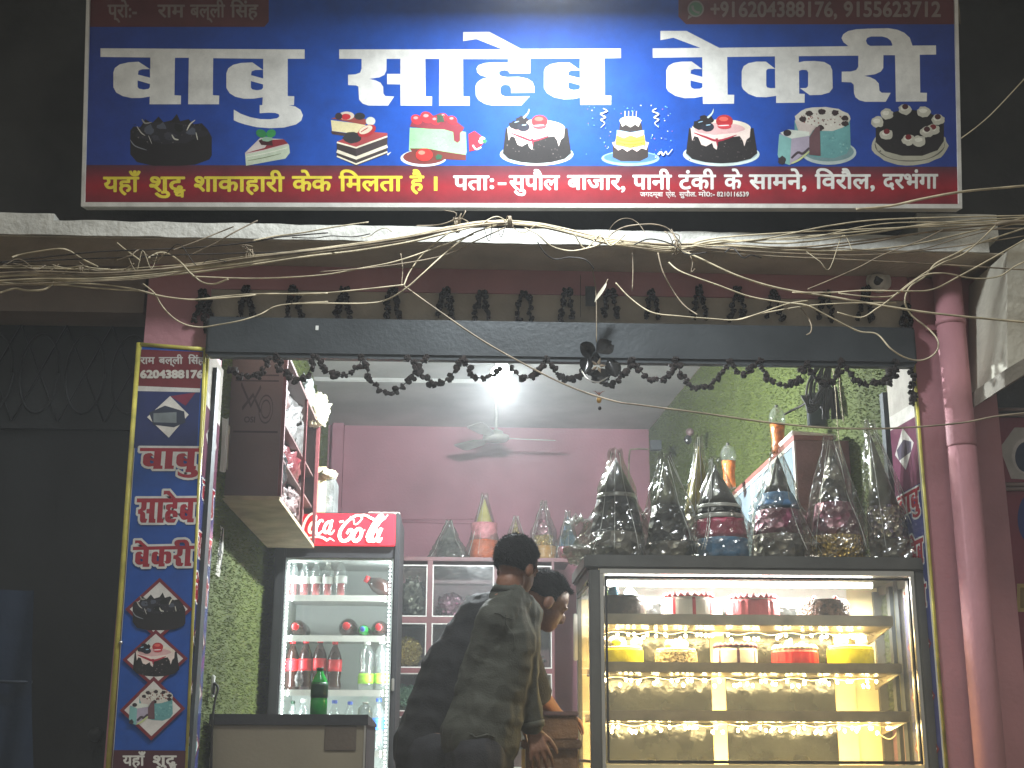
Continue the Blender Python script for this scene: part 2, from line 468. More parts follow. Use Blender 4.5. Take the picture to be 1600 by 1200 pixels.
# inner shell
Lf, Lb, Rf, Rb = -1.10, -1.19, 1.96, 1.67
BY = 11.4
g = MB().prism([(Lf, 5.75, SF), (Lb, BY, SF), (Lb, BY, CE), (Lf, 5.75, CE)], (-.15, 0, 0)); obj('side_wall', g, M['mauve'], bl)
g = MB().prism([(Rf, 5.75, SF), (Rb, BY, SF), (Rb, BY, CE), (Rf, 5.75, CE)], (.15, 0, 0)); obj('side_wall', g, M['mauve'], bl)
g = MB().box((Lb-.2, BY, SF), (Rb+.2, BY+.2, CE+.1)); obj('back_wall', g, M['mauve'], bl)
x0 = P(514, 800, BY-.09).x; x1 = P(532, 800, BY-.1).x
g = MB().box((x0, BY-.10, SF), (x1, BY-.001, CE), bev=.006); obj('wall_rib', g, M['mauve'], bl)
x0 = P(867, 900, BY-.45).x; x1 = P(893, 900, BY-.45).x
g = MB().grid(lambda u, v: Vector((Lb-.3+(Rb-Lb+.9)*u, 5.62+(BY-5.5)*v, CE)), 30, 40).box((Lb-.3, 5.62, CE+.02), (2.3, BY+.2, CE+.15)); obj('ceiling', g, M['grey_ceiling'], bl)
cb = PZ(620, 590, CE).y
g = MB().box((Lb, cb, CE-.035), (P(800, 590, cb).x, cb+.12, CE-.001), bev=.008); obj('ceiling_rib', g, M['grey_ceiling'], bl)
# thin conduit lines on the back wall
q = lambda px, py: P(px, py, BY-.012)
g = MB().tube([q(622, 815), q(742, 818)], .006, sub=1).tube([q(628, 812), q(740, 811)], .004, sub=1); obj('conduit', g, M['mauve'], bl)
g = MB().tube([q(1013, 702), q(990, 702), q(983, 712), q(983, 790), q(984, 862)], .008); obj('conduit', g, M['cable_dull'], bl)

# ------------------------------------------------------------------ artificial turf on the side walls
def turf(name, label, fwall, u0, u1, z0, z1, nrm, n, seed):
    rnd = random.Random(seed)
    t = thing(name, label, 'turf mat', fwall((u0+u1)/2, z0))
    b = MB(); nrm = Vector(nrm)
    b.grid(lambda u, v: fwall(u0+(u1-u0)*u, z0+(z1-z0)*v)+nrm*.006, 24, 14)
    obj('mat_backing', b, M['turf_dark'], t)
    b = MB()
    for _ in range(n):
        p = fwall(rnd.uniform(u0, u1), rnd.uniform(z0, z1))+nrm*.006
        a = Vector((0, rnd.uniform(-1, 1), rnd.uniform(-1, .6)))
        l = rnd.uniform(.010, .022)
        w = Vector((0, rnd.uniform(-1, 1), rnd.uniform(-1, 1))).normalized()*.0026
        b.add([p-w, p+w, p+nrm*l*rnd.uniform(.5, 1)+a*l*.7], [(0, 1, 2)])
    tag(obj('grass_blades', b, M['turf'], t), kind='stuff')
    return t
lw = lambda y, z: Vector((Lf+(Lb-Lf)*(y-5.75)/(BY-5.75), y, z))
rw = lambda y, z: Vector((Rf+(Rb-Rf)*(y-5.75)/(BY-5.75), y, z))
turf('wall_turf', 'green artificial grass mat covering the left shop wall beside the drinks cooler', lw, 5.77, BY-.12, 1.0, CE-.01, (1, 0, 0), 70000, 1)
turf('wall_turf', 'green artificial grass mat covering the right shop wall above the party hats', rw, 5.77, BY-.02, 1.6, CE-.01, (-1, 0, 0), 90000, 2)

# ------------------------------------------------------------------ main sign
BLp = P(128, 322, 5.13); d = ray(1502, 325); BRp = CAM+d*((BLp.z-1.5)/d.z)
SX = (BRp-BLp).normalized()
TILT = math.radians(11.6)
nin = SX.cross(Vector((0, 0, 1))).normalized()     # points away from the viewer
if nin.y < 0: nin = -nin
SU = (Vector((0, 0, 1))*math.cos(TILT)-nin*math.sin(TILT)).normalized()
SN = -(nin*math.cos(TILT)+Vector((0, 0, 1))*math.sin(TILT)).normalized()   # towards the viewer
def SG(px, py):
    d = ray(px, py); return CAM+d*((BLp-CAM).dot(SN)/d.dot(SN))
SW = (BRp-BLp).length
SH = (SG(800, -55)-SG(800, 322)).length
sign = thing('shop_sign', 'wide blue and red bakery sign with large white lettering and cakes above the shop', 'sign', BLp)
def sbox(x0, x1, u0, u1, n0, n1, b=None):
    b = b or MB()
    vs = [BLp+SX*x+SU*u+SN*n for x in (x0, x1) for u in (u0, u1) for n in (n0, n1)]
    return b.add(vs, [(0, 1, 3, 2), (4, 6, 7, 5), (0, 4, 5, 1), (2, 3, 7, 6), (0, 2, 6, 4), (1, 5, 7, 3)])
obj('sign_panel', sbox(.006, SW-.006, .006, SH, -.06, -.002), M['white_paint'], sign)
fr = obj('sign_frame', sbox(0, SW, -.004, .014, -.065, .012), M['frame_white'], sign)
obj('frame_side', sbox(0, .014, .0145, SH, -.065, .012), M['frame_white'], fr)
obj('frame_side', sbox(SW-.014, SW, .0145, SH, -.065, .012), M['frame_white'], fr)
# printed ground
Z = lambda sc_, ox, oy: (lambda *pts: [(ox+x/sc_, oy+y/sc_) for x, y in pts])
pr = Print(SG, SN)
BLUE = C(10, 76, 172); BLUE2 = C(34, 58, 136); RED = C(150, 34, 44); MAR = C(92, 44, 56); WHITE = C(226, 226, 220); YEL = C(232, 214, 66)
def mixc(a, b, t): t = min(1, max(0, t)); return tuple(x+(y-x)*t for x, y in zip(a, b))
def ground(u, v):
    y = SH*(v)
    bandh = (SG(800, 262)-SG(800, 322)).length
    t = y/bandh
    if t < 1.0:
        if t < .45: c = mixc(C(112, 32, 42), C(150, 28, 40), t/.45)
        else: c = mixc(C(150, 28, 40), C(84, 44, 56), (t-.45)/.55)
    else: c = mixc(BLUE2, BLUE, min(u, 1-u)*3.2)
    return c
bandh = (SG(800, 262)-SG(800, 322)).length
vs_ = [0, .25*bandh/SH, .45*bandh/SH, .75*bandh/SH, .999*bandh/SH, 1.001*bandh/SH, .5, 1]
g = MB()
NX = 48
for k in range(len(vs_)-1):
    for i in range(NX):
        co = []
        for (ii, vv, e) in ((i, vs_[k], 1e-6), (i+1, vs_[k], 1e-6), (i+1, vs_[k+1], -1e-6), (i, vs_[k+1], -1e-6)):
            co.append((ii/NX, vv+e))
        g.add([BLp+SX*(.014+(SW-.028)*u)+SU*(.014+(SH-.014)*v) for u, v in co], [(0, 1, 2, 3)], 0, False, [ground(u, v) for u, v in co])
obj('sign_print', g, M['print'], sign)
# owner's name and phone boxes, colours darkened to paint in the top strip's shade
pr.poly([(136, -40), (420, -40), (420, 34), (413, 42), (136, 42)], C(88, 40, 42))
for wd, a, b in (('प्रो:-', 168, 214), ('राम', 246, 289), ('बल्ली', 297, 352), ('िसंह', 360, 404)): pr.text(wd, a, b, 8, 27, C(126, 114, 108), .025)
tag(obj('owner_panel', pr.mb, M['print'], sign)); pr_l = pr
pr = Print(SG, SN); pr.k = 1
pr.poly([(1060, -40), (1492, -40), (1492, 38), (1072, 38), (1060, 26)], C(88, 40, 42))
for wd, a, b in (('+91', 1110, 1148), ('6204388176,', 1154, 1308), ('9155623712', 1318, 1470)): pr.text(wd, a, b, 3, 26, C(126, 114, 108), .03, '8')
# phone badge
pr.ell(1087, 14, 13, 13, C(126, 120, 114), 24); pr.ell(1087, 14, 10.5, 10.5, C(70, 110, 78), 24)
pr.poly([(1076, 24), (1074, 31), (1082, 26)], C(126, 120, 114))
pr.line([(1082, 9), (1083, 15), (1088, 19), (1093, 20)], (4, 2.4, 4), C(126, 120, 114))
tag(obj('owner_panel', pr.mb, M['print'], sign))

# headline words, traced as outlines
z1, z2, z3, z4, z5 = Z(4.571, 140, 40), Z(6.4, 510, 40), Z(6.154, 720, 40), Z(6.4, 1010, 30), Z(6.4, 1230, 30)
W1 = (z1((78,162),(1536,170),(1536,237),(1415,237),(1415,503),(1462,505),(1460,568),(1422,568),(1470,578),(1507,602),(1524,640),(1512,678),(1475,706),(1390,728),(1290,733),(1190,725),(1110,706),(1060,690),(1030,676),(1030,600),(1080,630),(1150,655),(1220,668),(1290,669),(1338,662),(1356,648),(1350,632),(1325,624),(1280,622),(1215,626),(1215,568),(1234,568),(1237,512),(1170,522),(1100,522),(1040,508),(1000,483),(977,445),(977,340),(990,305),(1025,280),(1080,267),(1163,263),(1240,320),(1240,237),(883,233),(880,497),(926,500),(924,562),(704,562),(709,230),(610,230),(606,497),(653,500),(652,562),(428,562),(430,507),(370,517),(300,518),(235,503),(190,478),(170,440),(170,335),(180,303),(215,277),(280,262),(350,258),(434,312),(434,228),(78,224)),
      [z1((345,350),(350,322),(375,312),(431,311),(432,372)), z1((343,392),(431,417),(431,440),(420,452),(385,457),(352,450),(343,438)), z1((1153,354),(1157,327),(1184,317),(1239,316),(1240,378)), z1((1152,396),(1239,420),(1239,445),(1227,457),(1194,462),(1161,455),(1152,442))])
W2 = (z2((128,238))+z3((400,228),(150,130),(22,150),(22,62),(275,60),(580,224),(1540,220),(1540,312),(1383,314),(1385,672),(1447,674),(1445,762),(1150,762),(1148,692),(1080,705),(990,708),(900,690),(830,650),(800,600),(800,440),(815,402),(860,372),(930,357),(1045,355),(1145,425),(1145,316),(670,318),(668,460),(472,460),(455,437),(425,428),(390,432),(366,450),(372,475),(400,490),(450,495),(560,493),(640,510),(690,542),(708,590),(708,645),(485,648),(483,600),(465,574),(430,567),(395,575),(380,600),(380,640),(392,668),(430,682),(500,683),(664,680),(580,768),(300,768),(230,752),(170,715),(145,675),(142,580),(160,545),(200,515),(262,497),(190,478),(158,447),(152,410),(172,380),(230,360),(320,354),(455,355),(455,321),(22,322))+z2((1367,708),(1433,710),(1432,800),(1127,800),(1130,333),(990,333),(992,708),(1057,710),(1055,800),(742,800),(740,588),(607,586),(607,483),(740,483),(740,333),(602,333),(600,450),(580,493),(530,518),(430,533),(490,547),(540,570),(568,612),(570,680),(590,705),(678,710),(617,800),(420,800),(362,780),(327,740),(320,610),(295,598),(217,595),(217,492),(290,488),(338,470),(352,430),(352,333),(128,332)),
      [z3((1033,478),(1036,447),(1060,432),(1146,431),(1147,505)), z3((1033,541),(1147,573),(1146,602),(1130,616),(1085,621),(1047,611),(1033,595))])
W3 = (z4((62,292),(540,287),(270,186),(140,210),(140,117),(400,117),(728,286))+z5((612,270),(562,230),(543,190),(560,150),(610,118),(690,101),(800,95),(1010,90),(1100,105),(1170,135),(1225,185),(1252,264),(1487,262),(1489,354),(1325,356),(1330,735),(1397,737),(1395,822),(1087,825),(1078,360),(962,360),(960,490),(935,525),(880,550),(770,567),(830,580),(880,605),(915,642),(922,715),(945,735),(1035,737),(985,826),(780,826),(720,810),(682,780),(668,740),(665,655),(640,632),(545,628),(545,525),(640,523),(690,508),(710,475),(712,365),(115,370),(115,432),(170,420),(270,418),(370,428),(430,462),(450,510),(455,690),(422,733),(340,757),(225,760),(128,690),(190,688),(208,670),(210,532),(195,510),(150,506),(118,516),(120,745),(175,747),(173,835))+z4((1297,838),(1297,767),(1200,780),(1100,778),(1020,747),(967,702),(953,670),(953,520),(972,470),(1020,440),(1100,424),(1195,424),(1287,495),(1285,372),(808,378),(812,755),(878,757),(876,845),(565,847),(563,772),(480,787),(380,790),(290,767),(220,722),(200,690),(198,510),(220,467),(270,438),(350,425),(452,423),(560,500),(558,380),(64,386)),
      [z4((442,545),(446,510),(480,498),(559,499),(560,578)), z4((442,613),(560,641),(560,680),(537,695),(480,698),(452,687),(442,667)), z4((1198,515),(1211,499),(1240,495),(1286,497),(1288,689),(1240,690),(1207,682),(1198,662)), z5((787,215),(800,187),(840,173),(950,173),(1000,187),(1035,215),(1050,250),(1050,265),(830,267),(800,250))])
pr = Print(SG, SN); pr.k = 4
for w_, h_ in (W1, W2, W3): pr.poly(w_, WHITE, h_)
obj('headline_lettering', pr.mb, M['print'], sign)
pr = Print(SG, SN); pr.k = 4
def hd(x): return 277-(x-162)*.0036
for wd, a, b in (('यहाँ', 161, 220), ('शुद्ध', 233, 290), ('शाकाहारी', 303, 445), ('केक', 456, 519), ('िमलता', 529, 629), ('है', 640, 663), ('।', 677, 685)):
    y0 = hd(a); pr = Print(SG, SN); pr.k = 4
    if wd == '।': pr.poly([(678, 276), (683.5, 276), (683.5, 298), (678, 298)], YEL)
    else: pr.text(wd, a, b, y0, y0+22.5, YEL, .028)
    obj('word_lettering', pr.mb, M['print'], sign)
for wd, a, b in (('पताः', 708, 772), ('-', 778, 791), ('सुपौल', 795, 875), ('बाजार,', 886, 977), ('पानी', 988, 1050), ('टंकी', 1060, 1119), ('के', 1131, 1160), ('सामने,', 1170, 1260), ('िवरौल,', 1273, 1367), ('दरभंगा', 1379, 1466)):
    y0 = hd(a); pr = Print(SG, SN); pr.k = 4
    if wd == '-': pr.poly([(778, 285), (791, 285), (791, 289), (778, 289)], WHITE)
    else: pr.text(wd, a, b, y0, y0+21.5, WHITE, .028)
    obj('word_lettering', pr.mb, M['print'], sign)
pr = Print(SG, SN); pr.k = 4
for wd, a, b in (('जगदम्बा', 1000, 1036), ('प्रेस,', 1040, 1056), ('सुपौल.', 1061, 1088), ('मो0:-', 1091, 1117)): pr.text(wd, a, b, 300.5, 307, C(214, 206, 200), .02)
pr.text('8210116539', 1120, 1170, 300, 307, C(214, 206, 200), .03, '8')
obj('press_lettering', pr.mb, M['print'], sign)

# cake pictures; every drawing is made in its own box x0..x1, y0..y1
DK = C(34, 30, 30); DK2 = C(58, 50, 48); CRM = C(226, 214, 196)
def box_map(x0, y0, x1, y1): return lambda u, v: (x0+(x1-x0)*u, y0+(y1-y0)*v)
def cake_curls(p, b):
    m = lambda *q: [b(*k) for k in q]
    W_ = b(1, 0)[0]-b(0, 0)[0]
    e = lambda u, v, ru, rv, c, **k: p.ell(*b(u, v), ru*W_, rv*W_, c, **k)
    p.poly(m((.02, .32), (.06, .24), (.14, .26), (.20, .10), (.28, .18), (.36, .05), (.42, .16), (.52, .12), (.58, .0), (.62, .14), (.72, .10), (.78, .2), (.88, .18), (.95, .3), (1, .45), (1, .80), (.97, .88), (.80, .98), (.60, 1), (.3, 1), (.10, .93), (.02, .78)), DK)
    e(.5, .36, .42, .13, C(44, 42, 46), n=22, jit=.12)
    for u, v, s in ((.25, .3, 1), (.4, .24, .8), (.6, .26, 1), (.75, .34, .8), (.5, .42, 1.1), (.33, .46, .7)): e(u, v, .07*s, .05*s, random.choice((C(62, 62, 70), C(26, 24, 24), C(80, 84, 96))), jit=.35, n=9)
    p.line(m((.1, .24), (.15, .36), (.2, .42)), (1, 3, .5), C(190, 186, 176)); p.line(m((.16, .10), (.20, .18), (.28, .16)), (1, 4, .5), C(150, 148, 140))
    p.line(m((.02, .5), (.08, .62), (.22, .7)), (.6, 3, .6), C(130, 134, 138)); p.line(m((.24, .42), (.28, .58)), (.6, 1.6, .4), C(200, 198, 190))
    p.line(m((.52, .40), (.55, .48), (.6, .5)), (1, 3.4, 1.4), C(206, 204, 190)); p.line(m((.80, .12), (.74, .2), (.70, .32)), (.8, 3.2, 1), C(214, 210, 192)); p.line(m((.81, .36), (.83, .5)), (1, 2, 1), C(200, 198, 184))
    p.specks(*b(.05, .2), *b(.9, .6), 30, [C(90, 88, 90), C(14, 14, 14), C(120, 116, 110)], (.5, 1.5))
def cake_berry(p, b, plate=True):
    m = lambda *q: [b(*k) for k in q]
    W_ = b(1, 0)[0]-b(0, 0)[0]
    e = lambda u, v, ru, rv, c, **k: p.ell(*b(u, v), ru*W_, rv*W_, c, **k)
    if plate:
        e(.5, .80, .50, .155, C(206, 222, 216), n=30); e(.5, .785, .47, .13, C(160, 178, 180), n=30)
    p.poly(m((.08, .34), (.92, .34), (.97, .78), (.88, .88), (.7, .94), (.5, .96), (.3, .94), (.12, .88), (.04, .78)), DK)
    p.specks(*b(.08, .5), *b(.92, .9), 60, [DK2, C(18, 16, 16), C(84, 76, 74), C(130, 120, 116)], (.5, 1.6))
    e(.5, .34, .385, .115, CRM, n=30); e(.48, .36, .33, .085, C(214, 172, 170), n=26)
    p.poly(m((.10, .33), (.12, .56), (.15, .48), (.2, .5), (.24, .63), (.3, .66), (.38, .6), (.40, .68), (.44, .72), (.46, .56), (.62, .50), (.74, .48), (.78, .56), (.80, .66), (.83, .54), (.87, .5), (.88, .34), (.7, .42), (.4, .46), (.2, .42)), C(232, 214, 204))
    p.line(m((.14, .42), (.3, .5), (.46, .56), (.7, .46)), (1, 6, 1), C(170, 40, 62)); p.line(m((.44, .52), (.45, .66)), (4, 3, .6), C(160, 36, 58))
    e(.22, .28, .09, .06, C(26, 26, 34), jit=.15); e(.32, .32, .085, .06, C(34, 36, 50)); e(.3, .2, .09, .06, C(30, 22, 26), jit=.2)
    p.line(m((.2, .24), (.26, .22)), (1, 2, 1), C(150, 190, 214)); p.line(m((.3, .29), (.36, .28)), (1, 2.2, 1), C(160, 200, 222)); p.line(m((.32, .16), (.38, .08), (.40, .0)), (3, 3, .4), C(196, 214, 206))
    e(.54, .22, .11, .085, C(176, 40, 46)); e(.53, .18, .06, .03, C(220, 96, 84)); e(.54, .31, .09, .035, C(196, 66, 74)); p.line(m((.46, .30), (.6, .29)), (.8, 2.4, .8), C(240, 224, 222))
def slice_white(p, b):
    m = lambda *q: [b(*k) for k in q]
    W_ = b(1, 0)[0]-b(0, 0)[0]
    p.poly(m((0, .66), (.98, .42), (1, .64), (.9, .8), (.02, 1)), C(198, 210, 186)); p.poly(m((0, .64), (.34, .22), (.86, .26), (.98, .42), (.0, .70)), C(206, 196, 190))
    p.poly(m((0, .66), (.4, .56), (.7, .46), (.96, .38), (.86, .26), (.56, .28), (.44, .5), (.2, .58)), C(140, 44, 54)); p.poly(m((.3, .3), (.36, .42), (.62, .44), (.6, .28), (.4, .24)), C(66, 30, 34))
    p.line(m((.06, .86), (.4, .78), (.8, .66)), (.6, 1.6, .6), C(120, 134, 96)); p.line(m((.02, .76), (.5, .64), (.94, .5)), (1, 2.2, 1), C(228, 232, 214))
    p.ell(*b(.36, .10), .12*W_, .09*W_, C(46, 132, 74), rot=20); p.ell(*b(.58, .10), .11*W_, .09*W_, C(56, 150, 82), rot=-20); p.ell(*b(.5, .26), .12*W_, .05*W_, C(140, 176, 150), jit=.2)
def pastry(p, b):
    m = lambda *q: [b(*k) for k in q]
    W_ = b(1, 0)[0]-b(0, 0)[0]
    p.poly(m((.0, .16), (.56, .24), (.68, .34), (.56, .42), (.3, .40), (.02, .36)), C(218, 206, 160)); p.poly(m((.0, .13), (.2, .08), (.68, .16), (.56, .25)), C(150, 70, 62)); p.poly(m((.0, .36), (.3, .41), (.56, .42), (.5, .5), (.02, .42)), C(70, 52, 52))
    p.ell(*b(.26, .08), .13*W_, .07*W_, C(214, 198, 178)); p.ell(*b(.25, .10), .08*W_, .05*W_, C(190, 40, 50)); p.ell(*b(.13, .09), .06*W_, .06*W_, C(50, 38, 44)); p.ell(*b(.48, .09), .09*W_, .06*W_, C(44, 44, 46)); p.ell(*b(.66, .18), .08*W_, .07*W_, C(206, 212, 196))
    p.poly(m((.10, .56), (.5, .36), (.94, .40), (.94, .46), (.42, .66)), C(168, 70, 72)); p.poly(m((.1, .56), (.42, .66), (.42, 1), (.1, .84)), DK2); p.poly(m((.42, .66), (.94, .44), (.94, .78), (.42, 1)), C(70, 60, 60))
    for v, w in ((0, 2.6), (.19, 5), (.30, 2.4)): p.line(m((.10, .57+v*.85), (.42, .67+v), (.94, .46+v*.95)), w, C(232, 224, 200), sub=1)
    p.ell(*b(.36, .48), .15*W_, .095*W_, C(48, 46, 48), jit=.1); p.ell(*b(.60, .36), .16*W_, .09*W_, C(176, 44, 50), rot=-25); p.ell(*b(.58, .34), .12*W_, .06*W_, C(224, 208, 184), rot=-25); p.line(m((.5, .38), (.62, .30)), (1, 2, 1), C(170, 40, 44))
    p.line(m((.94, .8), (1, .75)), (3, 3, .5), C(226, 230, 236), sub=1)
def slice_green(p, b):
    m = lambda *q: [b(*k) for k in q]
    W_ = b(1, 0)[0]-b(0, 0)[0]
    p.ell(*b(.26, .86), .27*W_, .10*W_, C(206, 214, 220), n=24); p.ell(*b(.27, .84), .25*W_, .085*W_, C(120, 54, 50), n=24)
    p.poly(m((.1, .3), (.62, .34), (.76, .38), (.77, .74), (.74, .88), (.3, .76), (.09, .72)), C(150, 206, 150)); p.specks(*b(.12, .36), *b(.6, .66), 40, [C(130, 186, 132), C(170, 220, 168)], (.6, 1.6))
    p.poly(m((.1, .68), (.3, .68), (.5, .74), (.76, .8), (.76, .9), (.5, .88), (.2, .9)), C(112, 52, 44)); p.poly(m((.1, .28), (.14, .12), (.24, .08), (.28, 0), (.38, .08), (.46, .03), (.58, .1), (.66, .2), (.74, .3), (.72, .36), (.69, .40), (.69, .54), (.66, .58), (.62, .54), (.61, .38), (.5, .33), (.3, .32)), C(142, 50, 64))
    for u, v, r in ((.18, .15, .07), (.30, .11, .08), (.4, .17, .06), (.5, .1, .05), (.6, .16, .06)): p.ell(*b(u, v), r*W_, r*W_*.8, C(206, 50, 62), rot=30); p.ell(*b(u-.01, v-.03), r*W_*.4, r*W_*.25, C(236, 150, 150))
    p.ell(*b(.46, .13), .05*W_, .05*W_, C(60, 86, 66), jit=.3); p.ell(*b(.27, .80), .10*W_, .075*W_, C(206, 48, 44)); p.ell(*b(.24, .76), .04*W_, .025*W_, C(240, 130, 110)); p.ell(*b(.44, .84), .04*W_, .03*W_, C(50, 96, 70), jit=.3)
    p.poly(m((.79, .42), (.86, .36), (.98, .5), (.96, .6), (.90, .7), (.8, .74)), C(200, 46, 64)); p.ell(*b(.95, .54), .04*W_, .04*W_, C(232, 220, 210), jit=.3); p.ell(*b(.98, .55), .025*W_, .025*W_, C(60, 130, 90), jit=.3); p.line(m((.84, .62), (.88, .7), (.94, .66)), 2.4, C(236, 232, 232))
def cake_birthday(p, b):
    m = lambda *q: [b(*k) for k in q]
    W_ = b(1, 0)[0]-b(0, 0)[0]
    e = lambda u, v, ru, rv, c, **k: p.ell(*b(u, v), ru*W_, rv*W_, c, **k)
    e(.5, .88, .36, .095, C(150, 190, 226), n=28); e(.5, .865, .33, .07, C(84, 130, 196), n=28)
    p.poly(m((.28, .62), (.72, .62), (.72, .86), (.62, .93), (.38, .93), (.28, .86)), DK2); p.poly(m((.27, .6), (.3, .68), (.35, .74), (.4, .70), (.46, .76), (.52, .71), (.58, .76), (.64, .7), (.70, .73), (.73, .6), (.5, .52)), C(238, 214, 206))
    p.poly(m((.33, .44), (.67, .44), (.69, .64), (.5, .70), (.31, .64)), C(242, 206, 74)); p.line(m((.33, .54), (.5, .58), (.68, .54)), 1.4, C(222, 150, 40)); p.line(m((.33, .6), (.5, .64), (.68, .6)), 1.2, C(214, 140, 40))
    p.poly(m((.33, .38), (.67, .38), (.67, .46), (.58, .51), (.5, .47), (.42, .52), (.33, .47)), C(176, 208, 228)); p.poly(m((.37, .22), (.63, .22), (.65, .38), (.5, .42), (.36, .38)), DK2); p.poly(m((.36, .2), (.4, .32), (.44, .28), (.5, .33), (.56, .28), (.6, .32), (.64, .2)), C(240, 234, 218)); e(.5, .2, .13, .045, C(244, 240, 226), n=20)
    p.specks(*b(.38, .18), *b(.62, .24), 12, [C(206, 60, 70), C(60, 120, 70)], (.5, .9)); p.specks(*b(.32, .6), *b(.68, .68), 14, [C(190, 30, 60)], (.7, 1.2)); p.specks(*b(.34, .39), *b(.66, .46), 12, [C(200, 60, 90), C(60, 90, 160)], (.5, .9))
    for u in (.43, .475, .525, .57): p.line(m((u, .2), (u+.004, .04)), 1.3, random.choice((C(240, 238, 220), C(230, 200, 190))), sub=1)
    for _ in range(80):
        u, v = random.uniform(-.05, 1.02), random.uniform(-.06, .88)
        if abs(u-.5) < .24 and v > .1: continue
        p.specks(*b(u, v), *b(u, v), 1, [C(120, 190, 240), C(90, 150, 230), C(200, 120, 190), C(236, 240, 240), C(150, 220, 210)], (.6, 1.5))
    for x, s in ((.16, 1), (.82, -1)):
        p.line(m((x, .0), (x+.05*s, .05), (x-.03*s, .10), (x+.03*s, .16), (x-.03*s, .20), (x+.02*s, .26), (x-.03*s, .34)), (1.4, 3, .6), C(226, 226, 206))
    p.line(m((.84, .82), (.88, .77), (.90, .83), (.94, .76), (.96, .82), (1.02, .72)), (3, 1.6, 1), C(238, 236, 210))
def cake_teal(p, b, plate=True):
    m = lambda *q: [b(*k) for k in q]
    W_ = b(1, 0)[0]-b(0, 0)[0]
    e = lambda u, v, ru, rv, c, **k: p.ell(*b(u, v), ru*W_, rv*W_, c, **k)
    TE = C(104, 160, 160)
    if plate: e(.66, .76, .34, .15, C(186, 200, 196), n=28); e(.66, .745, .31, .12, C(120, 150, 152), n=28)
    p.poly(m((.24, .2), (.92, .2), (.93, .66), (.88, .78), (.72, .86), (.5, .84), (.42, .8), (.24, .4)), TE); p.specks(*b(.55, .34), *b(.9, .8), 26, [C(90, 146, 148), C(126, 182, 180), C(150, 196, 190)], (.8, 2.4))
    e(.58, .18, .345, .15, C(206, 202, 190), n=26, jit=.05); p.specks(*b(.32, .06), *b(.86, .28), 50, [C(110, 54, 48), C(222, 220, 210), C(84, 44, 40), C(150, 90, 80)], (.9, 2.2))
    for u, v in ((.34, .18), (.42, .08), (.58, .05), (.74, .07), (.86, .16), (.86, .26), (.56, .33)): e(u, v, .045, .035, C(52, 36, 38), jit=.2)
    p.poly(m((.50, .32), (.55, .30), (.56, .82), (.42, .80), (.42, .5)), C(104, 74, 78)); p.poly(m((.24, .2), (.5, .3), (.42, .48), (.3, .44)), C(198, 186, 178))
    p.poly(m((.06, .44), (.42, .46), (.42, .72), (.18, .98), (.08, .92)), C(170, 160, 176)); p.poly(m((.06, .42), (.16, .36), (.42, .40), (.42, .47), (.2, .52)), C(210, 216, 204)); p.poly(m((.05, .44), (.2, .52), (.18, .98), (.06, .92), (.03, .8)), C(126, 176, 172))
    p.line(m((.2, .86), (.28, .76), (.34, .78), (.42, .68)), (3, 5, 3), C(72, 60, 66)); p.line(m((.2, .95), (.3, .88), (.42, .74)), (2, 4, 2), C(196, 206, 150)); e(.15, .42, .05, .04, C(46, 34, 38)); e(.08, .9, .05, .05, C(52, 46, 52), jit=.25)
def cake_forest(p, b):
    m = lambda *q: [b(*k) for k in q]
    W_ = b(1, 0)[0]-b(0, 0)[0]
    e = lambda u, v, ru, rv, c, **k: p.ell(*b(u, v), ru*W_, rv*W_, c, **k)
    e(.5, .70, .49, .255, C(176, 174, 156), n=30, jit=.03); e(.5, .68, .455, .22, C(92, 90, 82), n=30); e(.5, .66, .45, .225, C(170, 168, 150), n=30, jit=.02)
    p.poly(m((.06, .3), (.94, .3), (.94, .62), (.86, .78), (.66, .88), (.4, .88), (.18, .8), (.06, .64)), C(38, 34, 34)); e(.5, .34, .42, .20, C(30, 27, 28), n=26)
    p.specks(*b(.1, .5), *b(.9, .84), 40, [C(52, 46, 46), C(22, 20, 20)], (.8, 2))
    for u, v, ch in ((.08, .28, 0), (.2, .14, 0), (.44, .06, 1), (.68, .1, 0), (.86, .24, 1), (.8, .42, 2), (.72, .46, 1), (.2, .5, 2), (.48, .6, 2), (.62, .62, 0)):
        e(u, v, .085, .07, C(196, 194, 178), jit=.12); e(u-.01, v-.02, .05, .03, C(226, 224, 210), jit=.15)
        if ch: e(u, v-.05, .04, .035, C(120, 30, 36) if ch == 2 else C(74, 34, 36))
for fn, bx in ((cake_curls, (201, 178, 331, 259)), (slice_white, (383, 203, 453, 259)), (pastry, (517, 174, 611, 259)), (slice_green, (627, 174, 760, 259)), (cake_berry, (781, 170, 896, 259)),
               (cake_birthday, (922, 170, 1048, 258)), (cake_berry, (1067, 170, 1187, 259)), (cake_teal, (1211, 170, 1338, 260)), (cake_forest, (1361, 166, 1482, 254))):
    pr = Print(SG, SN); pr.k = 4
    fn(pr, box_map(*bx)); obj('cake_picture', pr.mb, M['print'], sign)

